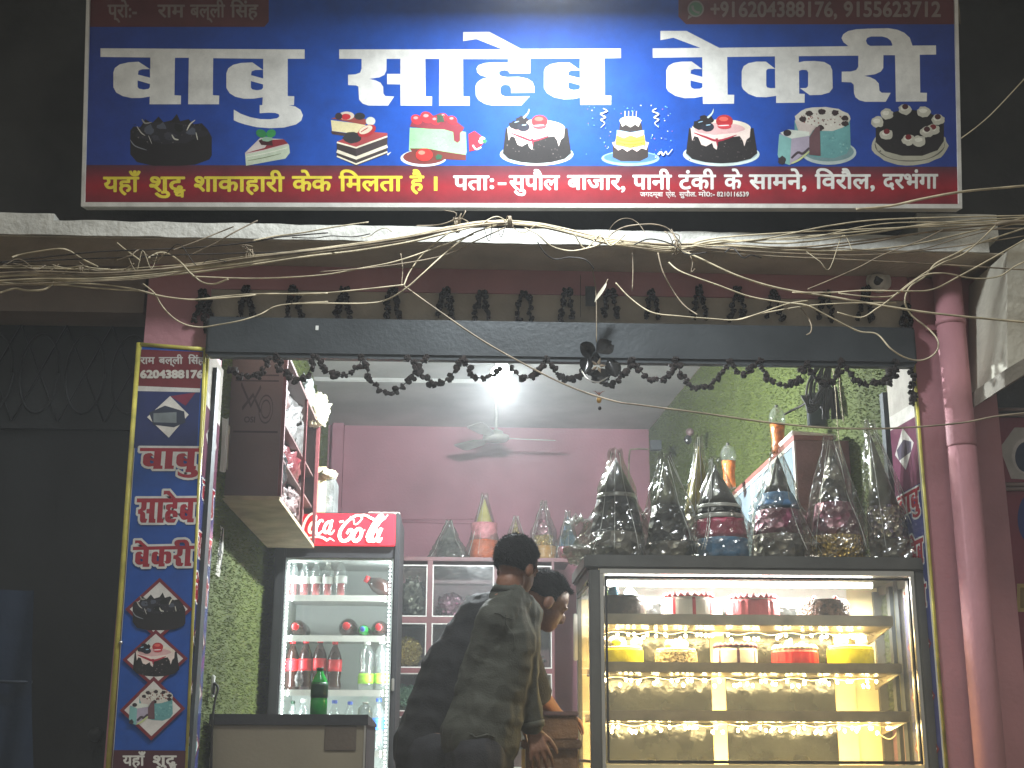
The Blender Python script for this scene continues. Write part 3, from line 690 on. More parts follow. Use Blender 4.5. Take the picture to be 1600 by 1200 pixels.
# floodlight on an arm above the sign
LP = SG(850, 30)+SN*.66
fl = thing('floodlight', 'white LED floodlight on a bracket shining down on the blue shop sign', 'floodlight', LP)
aim = (-SU-SN*.05).normalized()
RQ = aim.to_track_quat('-Z', 'Y').to_matrix()
def rbox(b, lo, hi): 
    lo = Vector(lo); hi = Vector(hi)
    vs = [LP+RQ @ Vector((x, y, z)) for x in (lo.x, hi.x) for y in (lo.y, hi.y) for z in (lo.z, hi.z)]
    return b.add(vs, [(0, 1, 3, 2), (4, 6, 7, 5), (0, 4, 5, 1), (2, 3, 7, 6), (0, 2, 6, 4), (1, 5, 7, 3)])
g = MB(); rbox(g, (-.13, -.10, .012), (.13, .10, .06))
for k in range(7): rbox(g, (-.12+.036*k, -.09, .0605), (-.112+.036*k, .09, .085))
obj('housing', g, M['dark_steel'], fl)
g = MB(); rbox(g, (-.12, -.09, .004), (.12, .09, .0115)); obj('lens', g, emit('floodlight_lens', (.9, .95, 1), 6), fl)
g = MB().tube([LP+SU*.10, LP+SU*.25-SN*.2, SG(850, 36)+SU*.5+nin*.3], .018); obj('arm', g, M['dark_steel'], fl)
ld = bpy.data.lights.new('floodlight_beam', 'AREA'); ld.shape = 'RECTANGLE'; ld.size = .26; ld.size_y = .20; ld.energy = 56; ld.color = (.90, .96, 1.0)
lo_ = bpy.data.objects.new('floodlight_beam', ld); COL.objects.link(lo_); lo_.parent = fl; lo_.matrix_local = RQ.to_4x4()

# ------------------------------------------------------------------ pillar banners
def Pn(Y): return lambda x, y: P(x, y, Y)
YB = 5.372
pb = thing('pillar_banner', 'tall blue pillar banner with red lettering and three diamond cake pictures', 'banner', P(245, 1190, YB))
cor = [(221, 540), (319, 548), (289, 1215), (174, 1215)]
bp_ = [P(x, y, YB) for x, y in cor]
obj('banner_board', MB().prism([v+Vector((0, .001, 0)) for v in bp_], (0, .024, 0)), M['white_paint'], pb)
yel = mat('yellow_frame', C(196, 186, 84), .45, var=.25, scale=10)
fr = obj('banner_frame', MB().tube([P(217, 536, YB), P(168, 1215, YB)], .0105, sub=1, seg=8).tube([P(217, 538, YB), P(320, 546, YB)], .009, sub=1), yel, pb)
obj('frame_side', MB().tube([P(320, 546, YB), P(290, 1215, YB)], .006, sub=1), yel, fr)
pr = Print(Pn(YB-.0005), (0, -1, 0))
pr.poly([(222, 541), (318, 549), (289, 1215), (175, 1215)], C(22, 76, 158))
pr.poly([(221, 546), (317, 550), (313, 607), (216, 603)], C(112, 38, 44)); pr.poly([(216, 603), (313, 607), (312.5, 613), (215, 611)], C(206, 204, 198))
pr.poly([(215, 611), (312.5, 613), (308, 700), (208, 700)], C(34, 46, 96)); pr.poly([(228, 611), (266, 619), (306, 613), (290, 634), (266, 619), (240, 634)], C(120, 36, 62))
for wd, a, b in (('राम', 219, 242), ('बल्ली', 248, 286), ('िसंह', 294, 319)): pr.text(wd, a, b, 558.5, 568.5, C(196, 190, 184), .03)
pr.text('6204388176', 219, 318, 579, 590.5, C(206, 200, 190), .06, '8')
pr.poly([(266, 619), (295, 648), (264, 684), (230, 652)], C(216, 212, 204)); pr.poly([(233, 645), (258, 634), (288, 643), (290, 660), (272, 668), (240, 664)], C(46, 52, 70)); pr.poly([(240, 646), (276, 644), (276, 661), (240, 660)], C(120, 128, 130))
def words(p, W_, x0, x1, y0, y1, col, out):
    o, h = W_
    ax = [q[0] for q in o]; ay = [q[1] for q in o]
    def f(q, sk=.0): 
        u = (q[0]-min(ax))/(max(ax)-min(ax)); v = (q[1]-min(ay))/(max(ay)-min(ay))
        return (x0+(x1-x0)*u-(3.0*v), y0+(y1-y0)*v)
    oo = [f(q) for q in o]; n = len(oo)
    # white outline: each edge thickened by a strip
    k0 = p.k
    for i in range(n):
        a, b = oo[i], oo[(i+1) % n]
        d = math.hypot(b[0]-a[0], b[1]-a[1])
        if d < .3: continue
        ux, uy = (b[0]-a[0])/d, (b[1]-a[1])/d; w = out
        p.poly([(a[0]-ux*w*.6-uy*w, a[1]-uy*w*.6+ux*w), (b[0]+ux*w*.6-uy*w, b[1]+uy*w*.6+ux*w), (b[0]+ux*w*.6+uy*w, b[1]+uy*w*.6-ux*w), (a[0]-ux*w*.6+uy*w, a[1]-uy*w*.6-ux*w)], C(214, 214, 210), bump=False)
        p.k = k0+(i % 7)*.5
    p.k = k0+5
    p.poly(oo, col, [[f(q) for q in hh] for hh in h])
REDL = C(158, 34, 50)
words(pr, W1, 219, 313, 700, 747, REDL, 3.4); words(pr, W2, 215, 309, 767, 817, REDL, 3.4); words(pr, W3, 209, 305, 843, 886, REDL, 3.4)
pr.poly([(178, 1172), (291, 1173), (289, 1215), (175, 1215)], C(72, 34, 42))
pr.text('यहाँ', 192, 228, 1181, 1196, C(214, 212, 204), .03); pr.text('शुद्ध', 239, 277, 1181, 1196, C(214, 212, 204), .03)
for (t_, l_, r_, b_), fn, bx in ((((250, 903), (196, 952), (301, 952), (247, 1001)), cake_curls, (206, 926, 290, 985)), (((244, 984), (192, 1031), (294, 1029), (242, 1076)), cake_berry, (205, 997, 283, 1060)), (((241, 1057), (188, 1110), (290, 1107), (237, 1157)), cake_teal, (200, 1078, 276, 1134))):
    pr.poly([t_, r_, b_, l_], C(116, 34, 46)); ce = ((t_[0]+b_[0])/2, (l_[1]+r_[1])/2); k = .86
    pr.poly([(ce[0]+(q[0]-ce[0])*k, ce[1]+(q[1]-ce[1])*k) for q in (t_, r_, b_, l_)], C(216, 212, 206))
    fn(pr, box_map(*bx), *((False,) if fn in (cake_berry, cake_teal) else ()))
obj('banner_print', pr.mb, M['print'], pb)
obj('fixing_screw', MB().ell(P(189, 1004, YB-.012), .008), M['chrome'], pb)

# glossy banners inside the opening, on the pillar returns
gloss = print_mat('glossy_vinyl', .16, .14)
def reveal(label, X, y0, y1, nx, rows):
    zt, zb = rows
    t = thing('return_banner', label, 'banner', (X, (y0+y1)/2, zb))
    n = Vector((nx, 0, 0))
    obj('banner_board', MB().box((min(X, X+nx*.012), y0, zb), (max(X, X+nx*.012), y1, zt)), M['white_paint'], t)
    # local px: u 0..100 across from the front (left pillar) edge, v 0..700 down
    H = zt-zb; D = y1-y0
    ff = (lambda x, y: Vector((X+nx*.0125, (y0+D*x/100), zt-H*y/700))) if nx > 0 else (lambda x, y: Vector((X+nx*.0125, (y1-D*x/100), zt-H*y/700)))
    p = Print(ff, n)
    p.poly([(0, 0), (100, 0), (100, 700), (0, 700)], C(60, 66, 120))
    p.poly([(0, 0), (100, 0), (100, 76), (0, 70)], C(186, 180, 170)); p.poly([(0, 70), (100, 76), (100, 100), (0, 94)], C(214, 210, 200))
    p.poly([(0, 94), (100, 100), (100, 210), (0, 210)], C(110, 66, 84)); p.poly([(50, 104), (88, 140), (50, 176), (12, 140)], C(206, 202, 196)); p.poly([(20, 134), (50, 124), (80, 136), (76, 152), (26, 154)], C(96, 90, 104))
    words(p, W1, 8, 96, 214, 262, REDL, 3); words(p, W2, 8, 96, 286, 338, REDL, 3); words(p, W3, 6, 94, 360, 408, REDL, 3)
    for v, fn in ((425, cake_curls), (505, cake_berry), (585, cake_teal)):
        p.poly([(50, v), (95, v+40), (50, v+80), (5, v+40)], C(120, 36, 48)); p.poly([(50, v+6), (88, v+40), (50, v+74), (12, v+40)], C(214, 210, 204)); fn(p, box_map(18, v+20, 82, v+64), *((False,) if fn in (cake_berry, cake_teal) else ()))
    p.poly([(0, 672), (100, 672), (100, 700), (0, 700)], C(72, 34, 42)); p.text('यहाँ', 8, 44, 680, 693, C(214, 212, 204), .03); p.text('शुद्ध', 54, 94, 680, 693, C(214, 212, 204), .03)
    obj('banner_print', p.mb, gloss, t)
    return t
zb = P(290, 1205, 5.4).z-.1
reveal('narrow glossy banner on the inner side of the left pillar, beside the green turf', LX1, 5.405, 5.735, 1, (P(322, 545, 5.405).z, zb))
reveal('narrow glossy banner on the inner side of the right pillar, beside the cake display', RX0, 5.405, 5.735, -1, (P(1432, 560, 5.405).z, zb))
g = MB().tube([(LX1+.006, 5.397, zb), (LX1+.006, 5.397, 3.09)], .007, sub=1); obj('banner_edge', g, yel, bl)
g = MB().tube([(RX0-.002, 5.395, zb), (RX0-.002, 5.395, 3.12)], .007, sub=1); obj('banner_edge', g, yel, bl)

# ------------------------------------------------------------------ shutter box below the lintel
z0, z1_ = P(870, 561, 5.34).z, P(870, 502, 5.34).z
t = thing('shutter_box', 'dark steel shutter box across the top of the shop opening', 'shutter', ((LX1+RX0)/2, 5.4, z0))
obj('box_cover', MB().box((LX1+.004, 5.34, z0), (RX0-.004, 5.398, z1_), bev=.01), M['dark_steel'], t)
g = MB()
for k in range(4): g.box((LX1+.02, 5.344+.013*k, z0-.010+.001*k), (RX0-.02, 5.354+.013*k, z0-.001))
obj('bottom_slat', g, M['dark_steel'], t)
obj('side_rail', MB().box((LX1+.002, 5.50, SF), (LX1+.03, 5.58, z0-.013)), M['dark_steel'], t)
obj('side_rail', MB().box((RX0-.03, 5.752, SF), (RX0-.004, 5.80, z0-.013)), M['dark_steel'], t)
obj('latch', MB().box(P(494.5, 512, 5.336)-Vector((.004, 0, .01)), P(497, 512, 5.34)+Vector((.002, 0, .008))), M['white_paint'], t)

# ------------------------------------------------------------------ garlands
def flower_mesh(seed):
    rnd = random.Random(seed); b = MB()
    for k in range(5):
        a = rnd.uniform(0, 6.28); c = Vector((math.cos(a)*.008, math.sin(a)*.008, rnd.uniform(-.010, .006)))
        b.ell(c, (rnd.uniform(.007, .013), rnd.uniform(.007, .013), rnd.uniform(.006, .012)), 6, 4, nz=.5, ns=9)
    me = bpy.data.meshes.new('flower'); me.from_pydata(b.v, [], b.f); me.materials.append(M['flower']); me.update(); return me
FM = [flower_mesh(k) for k in range(7)]
def flowers(t, pts, step=.0245, s=1.0):
    acc = 0; last = None
    for i, p in enumerate(pts):
        if last is not None: acc += (p-last).length
        last = p
        if i == 0 or acc >= step:
            acc = 0
            o = bpy.data.objects.new('flower', random.choice(FM)); COL.objects.link(o); o.parent = t
            o.location = p-t.location+Vector((random.uniform(-.006, .006), random.uniform(-.006, .006), random.uniform(-.008, .004)))
            o.rotation_euler = (random.uniform(0, 6), random.uniform(0, 6), random.uniform(0, 6)); k = s*random.uniform(.85, 1.25); o.scale = (k, k, k)
swag = [[(358, 575), (375, 585), (395, 588), (412, 578), (424, 556)], [(430, 556), (444, 580), (462, 592), (480, 585), (492, 557)], [(494, 557), (506, 575), (522, 584), (545, 584), (560, 572), (566, 557)],
        [(566, 557), (576, 585), (590, 605), (610, 613), (632, 600), (650, 580), (668, 557)], [(640, 558), (652, 578), (672, 596), (692, 597), (706, 585), (722, 560)], [(722, 560), (735, 580), (748, 590), (765, 586), (780, 575)],
        [(800, 575), (812, 588), (828, 590), (845, 578), (854, 561)], [(854, 561), (866, 580), (882, 593), (900, 590), (915, 578)], [(918, 575), (935, 595), (955, 599), (972, 588), (988, 562)],
        [(990, 562), (1006, 585), (1026, 592), (1046, 583), (1055, 563)], [(1055, 563), (1070, 592), (1090, 606), (1110, 600), (1125, 585), (1140, 563)], [(1140, 563), (1158, 582), (1170, 580), (1187, 564)],
        [(1187, 564), (1200, 590), (1222, 602), (1245, 594), (1262, 566)], [(1262, 566), (1272, 588), (1284, 600), (1300, 596), (1318, 566)], [(1318, 566), (1335, 590), (1352, 600), (1370, 598), (1388, 588), (1402, 565)]]
names = ['leftmost dark dried flower swag, hanging before the brown wall cabinet', 'dark flower swag hanging before the bright green turf patch at left', 'small dark flower swag just right of the bright green turf patch', 'deepest dark flower swag, left of the lit bulb', 'dark flower swag between the deepest swag and the lit bulb', 'dark flower swag touching the left side of the lit bulb',
         'dark flower swag just right of the lit bulb', 'dark flower swag between the bulb and the petal charm', 'dark flower swag hanging right behind the black petal charm', 'dark flower swag just right of the black petal charm', 'dark flower swag where the grey ceiling meets the green turf', 'short dark flower swag on the left end of the right green turf',
         'dark flower swag over the middle of the right green turf', 'dark flower swag beside the black cable bundle, on its left', 'rightmost dark flower swag, ending at the right pillar']
for px, nm in zip(swag, names):
    Yg = 5.325
    pts = spline([P(x, y, Yg) for x, y in px], 14)
    t = thing('flower_swag', nm, 'garland', pts[0], 'dried flower swags under the shutter box')
    obj('string', MB().tube(pts, .0025, sub=1, seg=5), M['flower'], t)
    flowers(t, pts)
tas = [318, 385, 458, 537, 613, 695, 752, 819, 886, 953, 1019, 1093, 1153, 1210, 1290, 1352]
tn = ['at the left pillar top', 'first right of the left pillar', 'above the bright turf patch', 'left of the knot', 'below the knot of pale cables', 'left of the beam middle', 'upper left of the lit bulb', 'upper right of the lit bulb', 'left of the hanging lemon', 'right of the hanging lemon', 'below the drooping middle cable', 'above the left turf end', 'behind the dipping pale cable', 'between two drooping cables at right', 'beside the black knot', 'under the dome camera']
for x, nm in zip(tas, tn):
    Yt = 5.385; j = random.uniform(-5, 5); top = (x, 452+random.uniform(-3, 5))
    t = thing('flower_tassel', 'dark flower tuft on the cream beam, '+nm, 'garland', P(*top, Yt), 'dried flower tufts hung on the beam')
    for sgn in (-1, 1):
        pts = spline([P(top[0]+sgn*3, top[1], Yt), P(x+sgn*(6+abs(j)*.5), 474, Yt), P(x+sgn*(11+j*.4), 498+random.uniform(-2, 4), Yt)], 14)
        obj('string', MB().tube(pts, .0025, sub=1, seg=5), M['flower'], t)
        flowers(t, pts, .020, .9)
for nm, px in (('long dark flower string hanging down the right pillar face', [(1419, 478), (1421, 520), (1424, 570), (1428, 635)]), ('short dark flower string hanging at the right pillar corner', [(1408, 565), (1400, 580), (1393, 592), (1386, 600)]), ('dark flower string slanting over the left pillar top', [(316, 470), (320, 500), (331, 530), (345, 556)]), ('dark flower string hanging behind the long one on the right pillar', [(1412, 480), (1409, 510), (1404, 545)])):
    pts = spline([P(x, y, 5.385) for x, y in px], 20)
    t = thing('flower_string', nm, 'garland', pts[0], 'dried flower strings on the pillars'); obj('string', MB().tube(pts, .0025, sub=1, seg=5), M['flower'], t); flowers(t, pts, .022)

# hanging charm of black petals, lemon on its cord
Yc = 5.27
t = thing('petal_charm', 'black shiny petal flower charm hanging from a cord below the beam', 'charm', P(932, 560, Yc))
cord = obj('cord', MB().tube([P(925, 418, Yc), P(930, 445, Yc), P(932, 480, Yc), P(932, 535, Yc)], .0025, sub=4, seg=5), M['cable_dull'], t)
blk = mat('black_gloss', C(26, 25, 24), .22, spec=.6, var=.1, bump=.05)
for k, (x, y, a, s) in enumerate(((918, 548, 130, 1.1), (945, 543, 55, 1.25), (957, 575, -20, 1.1), (938, 588, -80, 1.05), (915, 572, 200, .95), (930, 560, 80, .8))):
    c = P(x, y, Yc-.01*(k % 3)); b = MB()
    R = Matrix.Rotation(math.radians(a), 3, 'Y') @ Matrix.Rotation(random.uniform(-.6, .6), 3, 'X')
    b.grid(lambda u, v: c+R @ Vector(((u-.5)*.062*s*math.sin(math.pi*min(.97, v+.03))**.6, -.018*((u-.5)**2*4)+.02*v*v, (v-.5)*.075*s)), 8, 8)
    obj('petal', b, blk, t)
b = MB()
c = P(934, 572, Yc-.035)
for k in range(5):
    a = k*1.256; b.add([c+Vector((math.cos(a)*.005, -.006, math.sin(a)*.005)), c+Vector((math.cos(a+.5)*.016, -.002, math.sin(a+.5)*.016)), c+Vector((math.cos(a)*.034, -.012, math.sin(a)*.034)), c+Vector((math.cos(a-.5)*.016, -.002, math.sin(a-.5)*.016))], [(0, 1, 2, 3)])
obj('star_centre', b, mat('tan_star', C(150, 134, 112), .5), t)
obj('ring', MB().tube([P(908, 578, Yc-.02), P(918, 592, Yc-.04), P(935, 597, Yc-.04), P(952, 588, Yc-.02)], .003), M['chrome'], t)
t = thing('lemon_charm', 'small chilli and lemon charm dangling under the black petal flower', 'charm', P(937, 625, Yc))
obj('lemon', MB().ell(P(936, 625, Yc), (.011, .011, .014), 12, 8), mat('lemon_yellow', C(170, 130, 56), .5), t)
obj('bead', MB().ell(P(937, 638, Yc), .008, 10, 7), M['flower'], t)
b = MB()
for a in (-1, 0, 1): b.tube([P(936, 617, Yc), P(936+a*5, 612, Yc), P(936+a*9, 614-3*abs(a), Yc)], .003, seg=5, rs=(.003, .001))
obj('chilli', b, mat('chilli_brown', C(120, 66, 48), .5), t)
t = thing('hanging_leaf', 'pale dried leaf hanging on the cord above the black petal charm', 'leaf', P(936, 468, 5.2))
b = MB(); a0, a1 = P(947, 442, 5.2), P(930, 472, 5.2); ax = a1-a0; sd_ = Vector((.6, -.6, .3)).normalized()
b.grid(lambda u, v: a0+ax*v+sd_*(u-.5)*.042*math.sin(math.pi*min(1, v*.96+.02))**.8+Vector((0, -.006*math.sin(u*3.14), 0)), 8, 12)
obj('blade', b, mat('pale_leaf', C(186, 180, 160), .6), t)
obj('stalk', MB().tube([P(947, 442, 5.2), P(950, 436, 5.2)], .002, seg=5), M['cable_dull'], t)
t = thing('paper_tag', 'small dark square tag hung beside the pale leaf', 'tag', P(923, 470, 5.38))
obj('card', MB().box(P(915, 478, 5.38), P(931, 448, 5.384)), M['dark_steel'], t); obj('cord', MB().tube([P(907, 430, 5.36), P(907, 495, 5.36)], .0015, seg=5, sub=1), M['cable_black'], t)

# ------------------------------------------------------------------ dome camera on the lintel
c = P(1372, 440, 5.40)
t = thing('dome_camera', 'white dome security camera mounted on the pink lintel at right', 'security camera', c)
DR = Matrix.Rotation(math.radians(90), 3, 'X')
obj('base', MB().lathe([(.054, 0), (.056, .012), (.050, .020)], c-Vector((0, 0, 0)), 28, R=DR), M['white_paint'], t)
e = P(1371, 440, 5.36)
obj('eyeball', MB().ell(e, (.037, .037, .037), 22, 14), M['white_paint'], t)
dn = (CAM-e).normalized()*.036
obj('lens', MB().lathe([(.016, 0), (.016, .006), (.010, .008)], e+dn*.86, 18, R=dn.to_track_quat('Z', 'Y').to_matrix()), blk, t)
b = MB(); Rl = dn.to_track_quat('Z', 'Y').to_matrix() @ Matrix.Rotation(math.radians(-35), 3, 'Z')
b.add([e+dn*.90+Rl @ Vector((x, y, z)) for x in (-.018, .018) for y in (.006, .02) for z in (-.006, .006)], [(0, 1, 3, 2), (4, 6, 7, 5), (0, 4, 5, 1), (2, 3, 7, 6), (0, 2, 6, 4), (1, 5, 7, 3)])
obj('sensor_window', b, M['black_plastic'], t)

# ------------------------------------------------------------------ overhead cables
def cable(label, px, r=.0042, m='cable', Y=4.86, group=None, Ys=None, sub=8):
    pts = []
    for i, (x, y) in enumerate(px):
        yy = Y if Ys is None else Ys[0]+(Ys[1]-Ys[0])*i/(len(px)-1)
        pts.append(P(x, y, yy+.018*math.sin(i*1.7+px[0][0])))
    o = obj('overhead_cable', MB().tube(pts, r*.72, seg=7, sub=sub), M[m])
    return tag(o, label, 'cable', group)
z4_ = lambda *q: [(x/3.2, 320+y/3.2) for x, y in q]
GB = 'cables tied in the sagging bundle'
rnd = random.Random(5)
spL = [(-30, 425), (60, 423), (150, 425), (230, 421), (310, 412), (390, 402), (480, 391), (560, 382), (640, 370), (700, 357), (750, 349), (797, 347)]
spR = [(797, 347), (850, 353), (900, 364), (950, 376), (1000, 382), (1050, 386)]
for k in range(15):
    o0 = rnd.uniform(-1, 1); o1 = rnd.uniform(-1, 1)
    px = []
    for i, (x, y) in enumerate(spL):
        s = (1-i/11)*16+4
        px.append((x, y+(o0*(1-i/11)+o1*(i/11))*s*.8+rnd.uniform(-1.6, 1.6)+(8 if k > 6 else 0)*(1-i/11)))
    cable('pale dusty cable running in the left half of the tied bundle', px, rnd.choice((.0026, .0034, .0044, .0052, .006)), 'cable' if k % 3 else 'cable_dull', 4.86+rnd.uniform(-.03, .03), GB)
endsR = [[(1150, 376), (1260, 372), (1400, 348), (1640, 352)], [(1140, 390), (1240, 396), (1360, 398), (1500, 384), (1640, 362)], [(1130, 380), (1200, 372), (1300, 352), (1400, 342), (1640, 336)], [(1120, 388), (1220, 392), (1350, 380), (1460, 362), (1640, 356)], [(1150, 378), (1300, 366), (1450, 352), (1630, 342)], [(1150, 383), (1250, 386), (1380, 372), (1500, 356), (1630, 346)], [(1120, 376), (1230, 380), (1360, 364), (1470, 348), (1630, 338)], [(1150, 388), (1300, 388), (1420, 392), (1500, 372), (1630, 338)],
         [(1120, 372), (1240, 363), (1380, 357), (1520, 352), (1630, 350)], [(1100, 392), (1200, 400), (1330, 406), (1480, 414), (1640, 424)], [(1130, 384), (1280, 392), (1400, 386), (1500, 366), (1640, 330)]]
for k, en in enumerate(endsR):
    o0 = rnd.uniform(-1, 1)
    px = [(x, y+o0*(3+i*1.2)+rnd.uniform(-1, 1)) for i, (x, y) in enumerate(spR)]+en
    cable('dusty cable fanning out to the right from the tied bundle', px, rnd.choice((.0034, .0042, .005)), 'cable_dull' if k % 2 else 'cable', 4.86+rnd.uniform(-.03, .03), GB)
cable('thick brown pipe like cable leaving the frame at the right end of the slab', [(1555, 350), (1580, 347), (1640, 345)], .011, 'cable_dull', 4.85)
one = [
 ('pale cable curving from the bundle tie down to the long low run at left', [(797, 347), (740, 364), (700, 392), (660, 428), (635, 450), (605, 468), (572, 474), (500, 474), (455, 475)], .0046, 'cable'),
 ('pale cable forming the long low run left from the cable knot', [(632, 445), (560, 453), (480, 460), (420, 459), (370, 464), (300, 468), (255, 463), (200, 450), (120, 443), (-20, 446)], .0044, 'cable'),
 ('pale cable wrapped to the bundle, dropping to the knot above the beam', [(720, 352), (690, 372), (660, 398), (640, 425), (631, 446)], .004, 'cable'),
 ('loose dull cable rising along the left bundle toward the tie', [(500, 425), (600, 416), (690, 400), (740, 378), (790, 355)], .0038, 'cable_dull'),
 ('loose pale cable sagging just under the left bundle', [(300, 432), (400, 435), (500, 430), (560, 420), (620, 408), (690, 384), (740, 366)], .0042, 'cable'),
 ('long straight cable slanting down across the lit bulb and turf', [(630, 446), (690, 489), (760, 536), (840, 580), (900, 608), (960, 627), (1000, 633), (1100, 646), (1200, 660), (1300, 669), (1400, 669), (1500, 661), (1560, 650), (1640, 642)], .0050, 'cable_dull'),
 ('thick pale cable slanting down to the right across the pink lintel', [(1045, 386), (1085, 400), (1150, 430), (1215, 450), (1300, 464), (1400, 481), (1480, 492), (1640, 507)], .0062, 'cable'),
 ('pale cable with a hanging loop beside the right pillar', [(1045, 410), (1065, 425), (1120, 445), (1170, 463), (1220, 472), (1260, 477), (1290, 492), (1340, 517), (1370, 522), (1392, 545), (1415, 559), (1440, 563), (1461, 552), (1466, 534), (1452, 515), (1424, 492), (1414, 470), (1422, 448), (1445, 432), (1462, 412), (1490, 398), (1530, 380), (1640, 344)], .0046, 'cable'),
 ('pale cable sagging low over the cream beam from the leaf', [(962, 442), (985, 466), (1018, 488), (1060, 494), (1110, 498), (1150, 500), (1180, 492), (1230, 475), (1262, 470)], .0042, 'cable'),
 ('pale cable rising from the low sag toward the right pillar', [(1150, 500), (1200, 488), (1260, 478), (1320, 474), (1400, 473)], .0038, 'cable'),
 ('pale cable crossing below the dome camera to the far right', [(1238, 457), (1300, 457), (1350, 454), (1420, 455), (1458, 452), (1500, 431), (1560, 398), (1640, 352)], .0046, 'cable'),
 ('short pale cable passing under the dome camera', [(1310, 458), (1340, 462), (1372, 464), (1400, 460), (1440, 432), (1475, 427), (1520, 435), (1560, 432), (1590, 414), (1640, 392)], .004, 'cable'),
 ('pale cable climbing past the right pillar to the slab corner', [(1308, 488), (1345, 496), (1370, 482), (1385, 472), (1425, 440), (1470, 412), (1510, 394), (1556, 352)], .0042, 'cable'),
 ('thin dull cable slanting from the lintel up to the slab at right', [(1262, 452), (1310, 432), (1345, 416), (1380, 398), (1440, 375), (1475, 358)], .0034, 'cable_dull'),
 ('arched loose cable sticking up above the bundle at right of the tie', [(948, 378), (955, 366), (975, 355), (1000, 351), (1025, 351), (1045, 358), (1055, 372), (1060, 385)], .0040, 'cable_dull'),
 ('thin curled wire above the bundle right of the tie', [(950, 376), (953, 358), (965, 345), (980, 341), (995, 347), (1007, 362), (1010, 372)], .0016, 'cable_dull'),
 ('pale cable drooping just right of the tie below the slab', [(820, 356), (840, 366), (855, 380), (870, 388), (895, 392), (925, 386), (945, 378)], .0044, 'cable'),
 ('dark cable drooping below the bundle toward the leaf cord', [(840, 378), (852, 396), (868, 405), (890, 402), (915, 406), (928, 420)], .0036, 'cable_black'),
 ('dark cable hanging from the right knot over the lintel', [(1028, 395), (1036, 425), (1052, 455), (1070, 478), (1090, 492)], .0038, 'cable_dull'),
 ('cut cable end with a pale tip over the shutter box', [(1250, 480), (1262, 495), (1268, 510), (1266, 520), (1260, 523)], .0036, 'cable_dull'),
 ('thick pale cable entering over the bottom right corner of the sign', [(1338, 327), (1390, 322), (1440, 311), (1500, 300), (1560, 294), (1640, 287)], .0072, 'cable'),
 ('thin pale wire slanting in the dark right of the sign', [(1502, 216), (1530, 195), (1562, 165), (1640, 80)], .0032, 'cable'),
 ('thick pale loop of cable at the far left of the bundle', z4_((0, 440), (70, 420), (150, 429), (230, 420), (290, 366), (350, 322), (400, 309), (440, 312)), .0058, 'cable'),
 ('pale cable arching above the bundle at the far left', z4_((60, 262), (100, 250), (200, 232), (300, 220), (350, 232), (410, 270), (488, 309)), .0048, 'cable'),
 ('pale cable curling in an S above the left pillar', z4_((740, 266), (790, 240), (840, 245), (900, 285), (950, 340), (1010, 386), (1070, 396), (1140, 372)), .0052, 'cable'),
 ('loose cable hanging in an arc across the left pillar top', z4_((715, 395), (770, 440), (800, 490), (830, 530), (880, 575), (940, 603), (1010, 612), (1080, 602), (1200, 580), (1300, 548), (1400, 503), (1640, 484)), .0040, 'cable'),
 ('bare cable end poking up to the slab, left of two', z4_((860, 228), (1000, 176), (1100, 136), (1168, 109)), .0034, 'cable_dull'),
 ('bare cable end poking up to the slab, right of two', z4_((930, 262), (1080, 190), (1170, 138), (1288, 78)), .0040, 'cable_dull'),
 ('dark cable running close under the slab at left', z4_((0, 286), (200, 264), (500, 234), (750, 224), (1000, 212), (1250, 188), (1400, 161), (1640, 140)), .0038, 'cable_black'),
 ('second dark cable under the slab at left, lower one', z4_((0, 292), (300, 275), (650, 262), (900, 250), (1200, 242), (1500, 234), (1700, 232)), .0036, 'cable_black'),
 ('bare cable end rising along the slab left of the centre tie', [(395, 376), (430, 369), (470, 364), (520, 355), (576, 347)], .0040, 'cable'),
 ('short pale cable end hanging from the slab by the far left pillar', z4_((585, 190), (615, 215), (648, 240), (700, 278)), .0042, 'cable'),
 ('dull cable dropping low to the far left of the frame', z4_((-20, 388), (150, 398), (320, 402), (420, 412), (580, 424), (700, 432), (800, 456), (960, 474), (1100, 460), (1240, 448), (1400, 446), (1640, 442)), .0044, 'cable'),
]
for lb, px, r, m in one: cable(lb, px, r, m, 4.86)
rnd = random.Random(21)
for k in range(16):
    x = rnd.uniform(20, 1480); t_ = abs(x-800)/800
    y = (347+75*t_**1.1) if x < 800 else (350+45*min(1, t_*3)-20*max(0, t_-.5))
    s = rnd.choice((-1, 1)); w = rnd.uniform(25, 90); h = rnd.uniform(6, 34)
    px = [(x, y), (x+s*w*.3, y+h*.7*rnd.choice((-1, 1))), (x+s*w*.7, y+h*rnd.uniform(-.4, 1)), (x+s*w, y+h*rnd.uniform(-.2, 1.2)), (x+s*w*1.4, y+rnd.uniform(-6, 14))]
    cable('short loose wire straying from the tied cable bundle', px, rnd.choice((.0022, .003, .0038)), rnd.choice(('cable', 'cable_dull', 'cable_black')), 4.84, 'loose wires straying from the bundle')
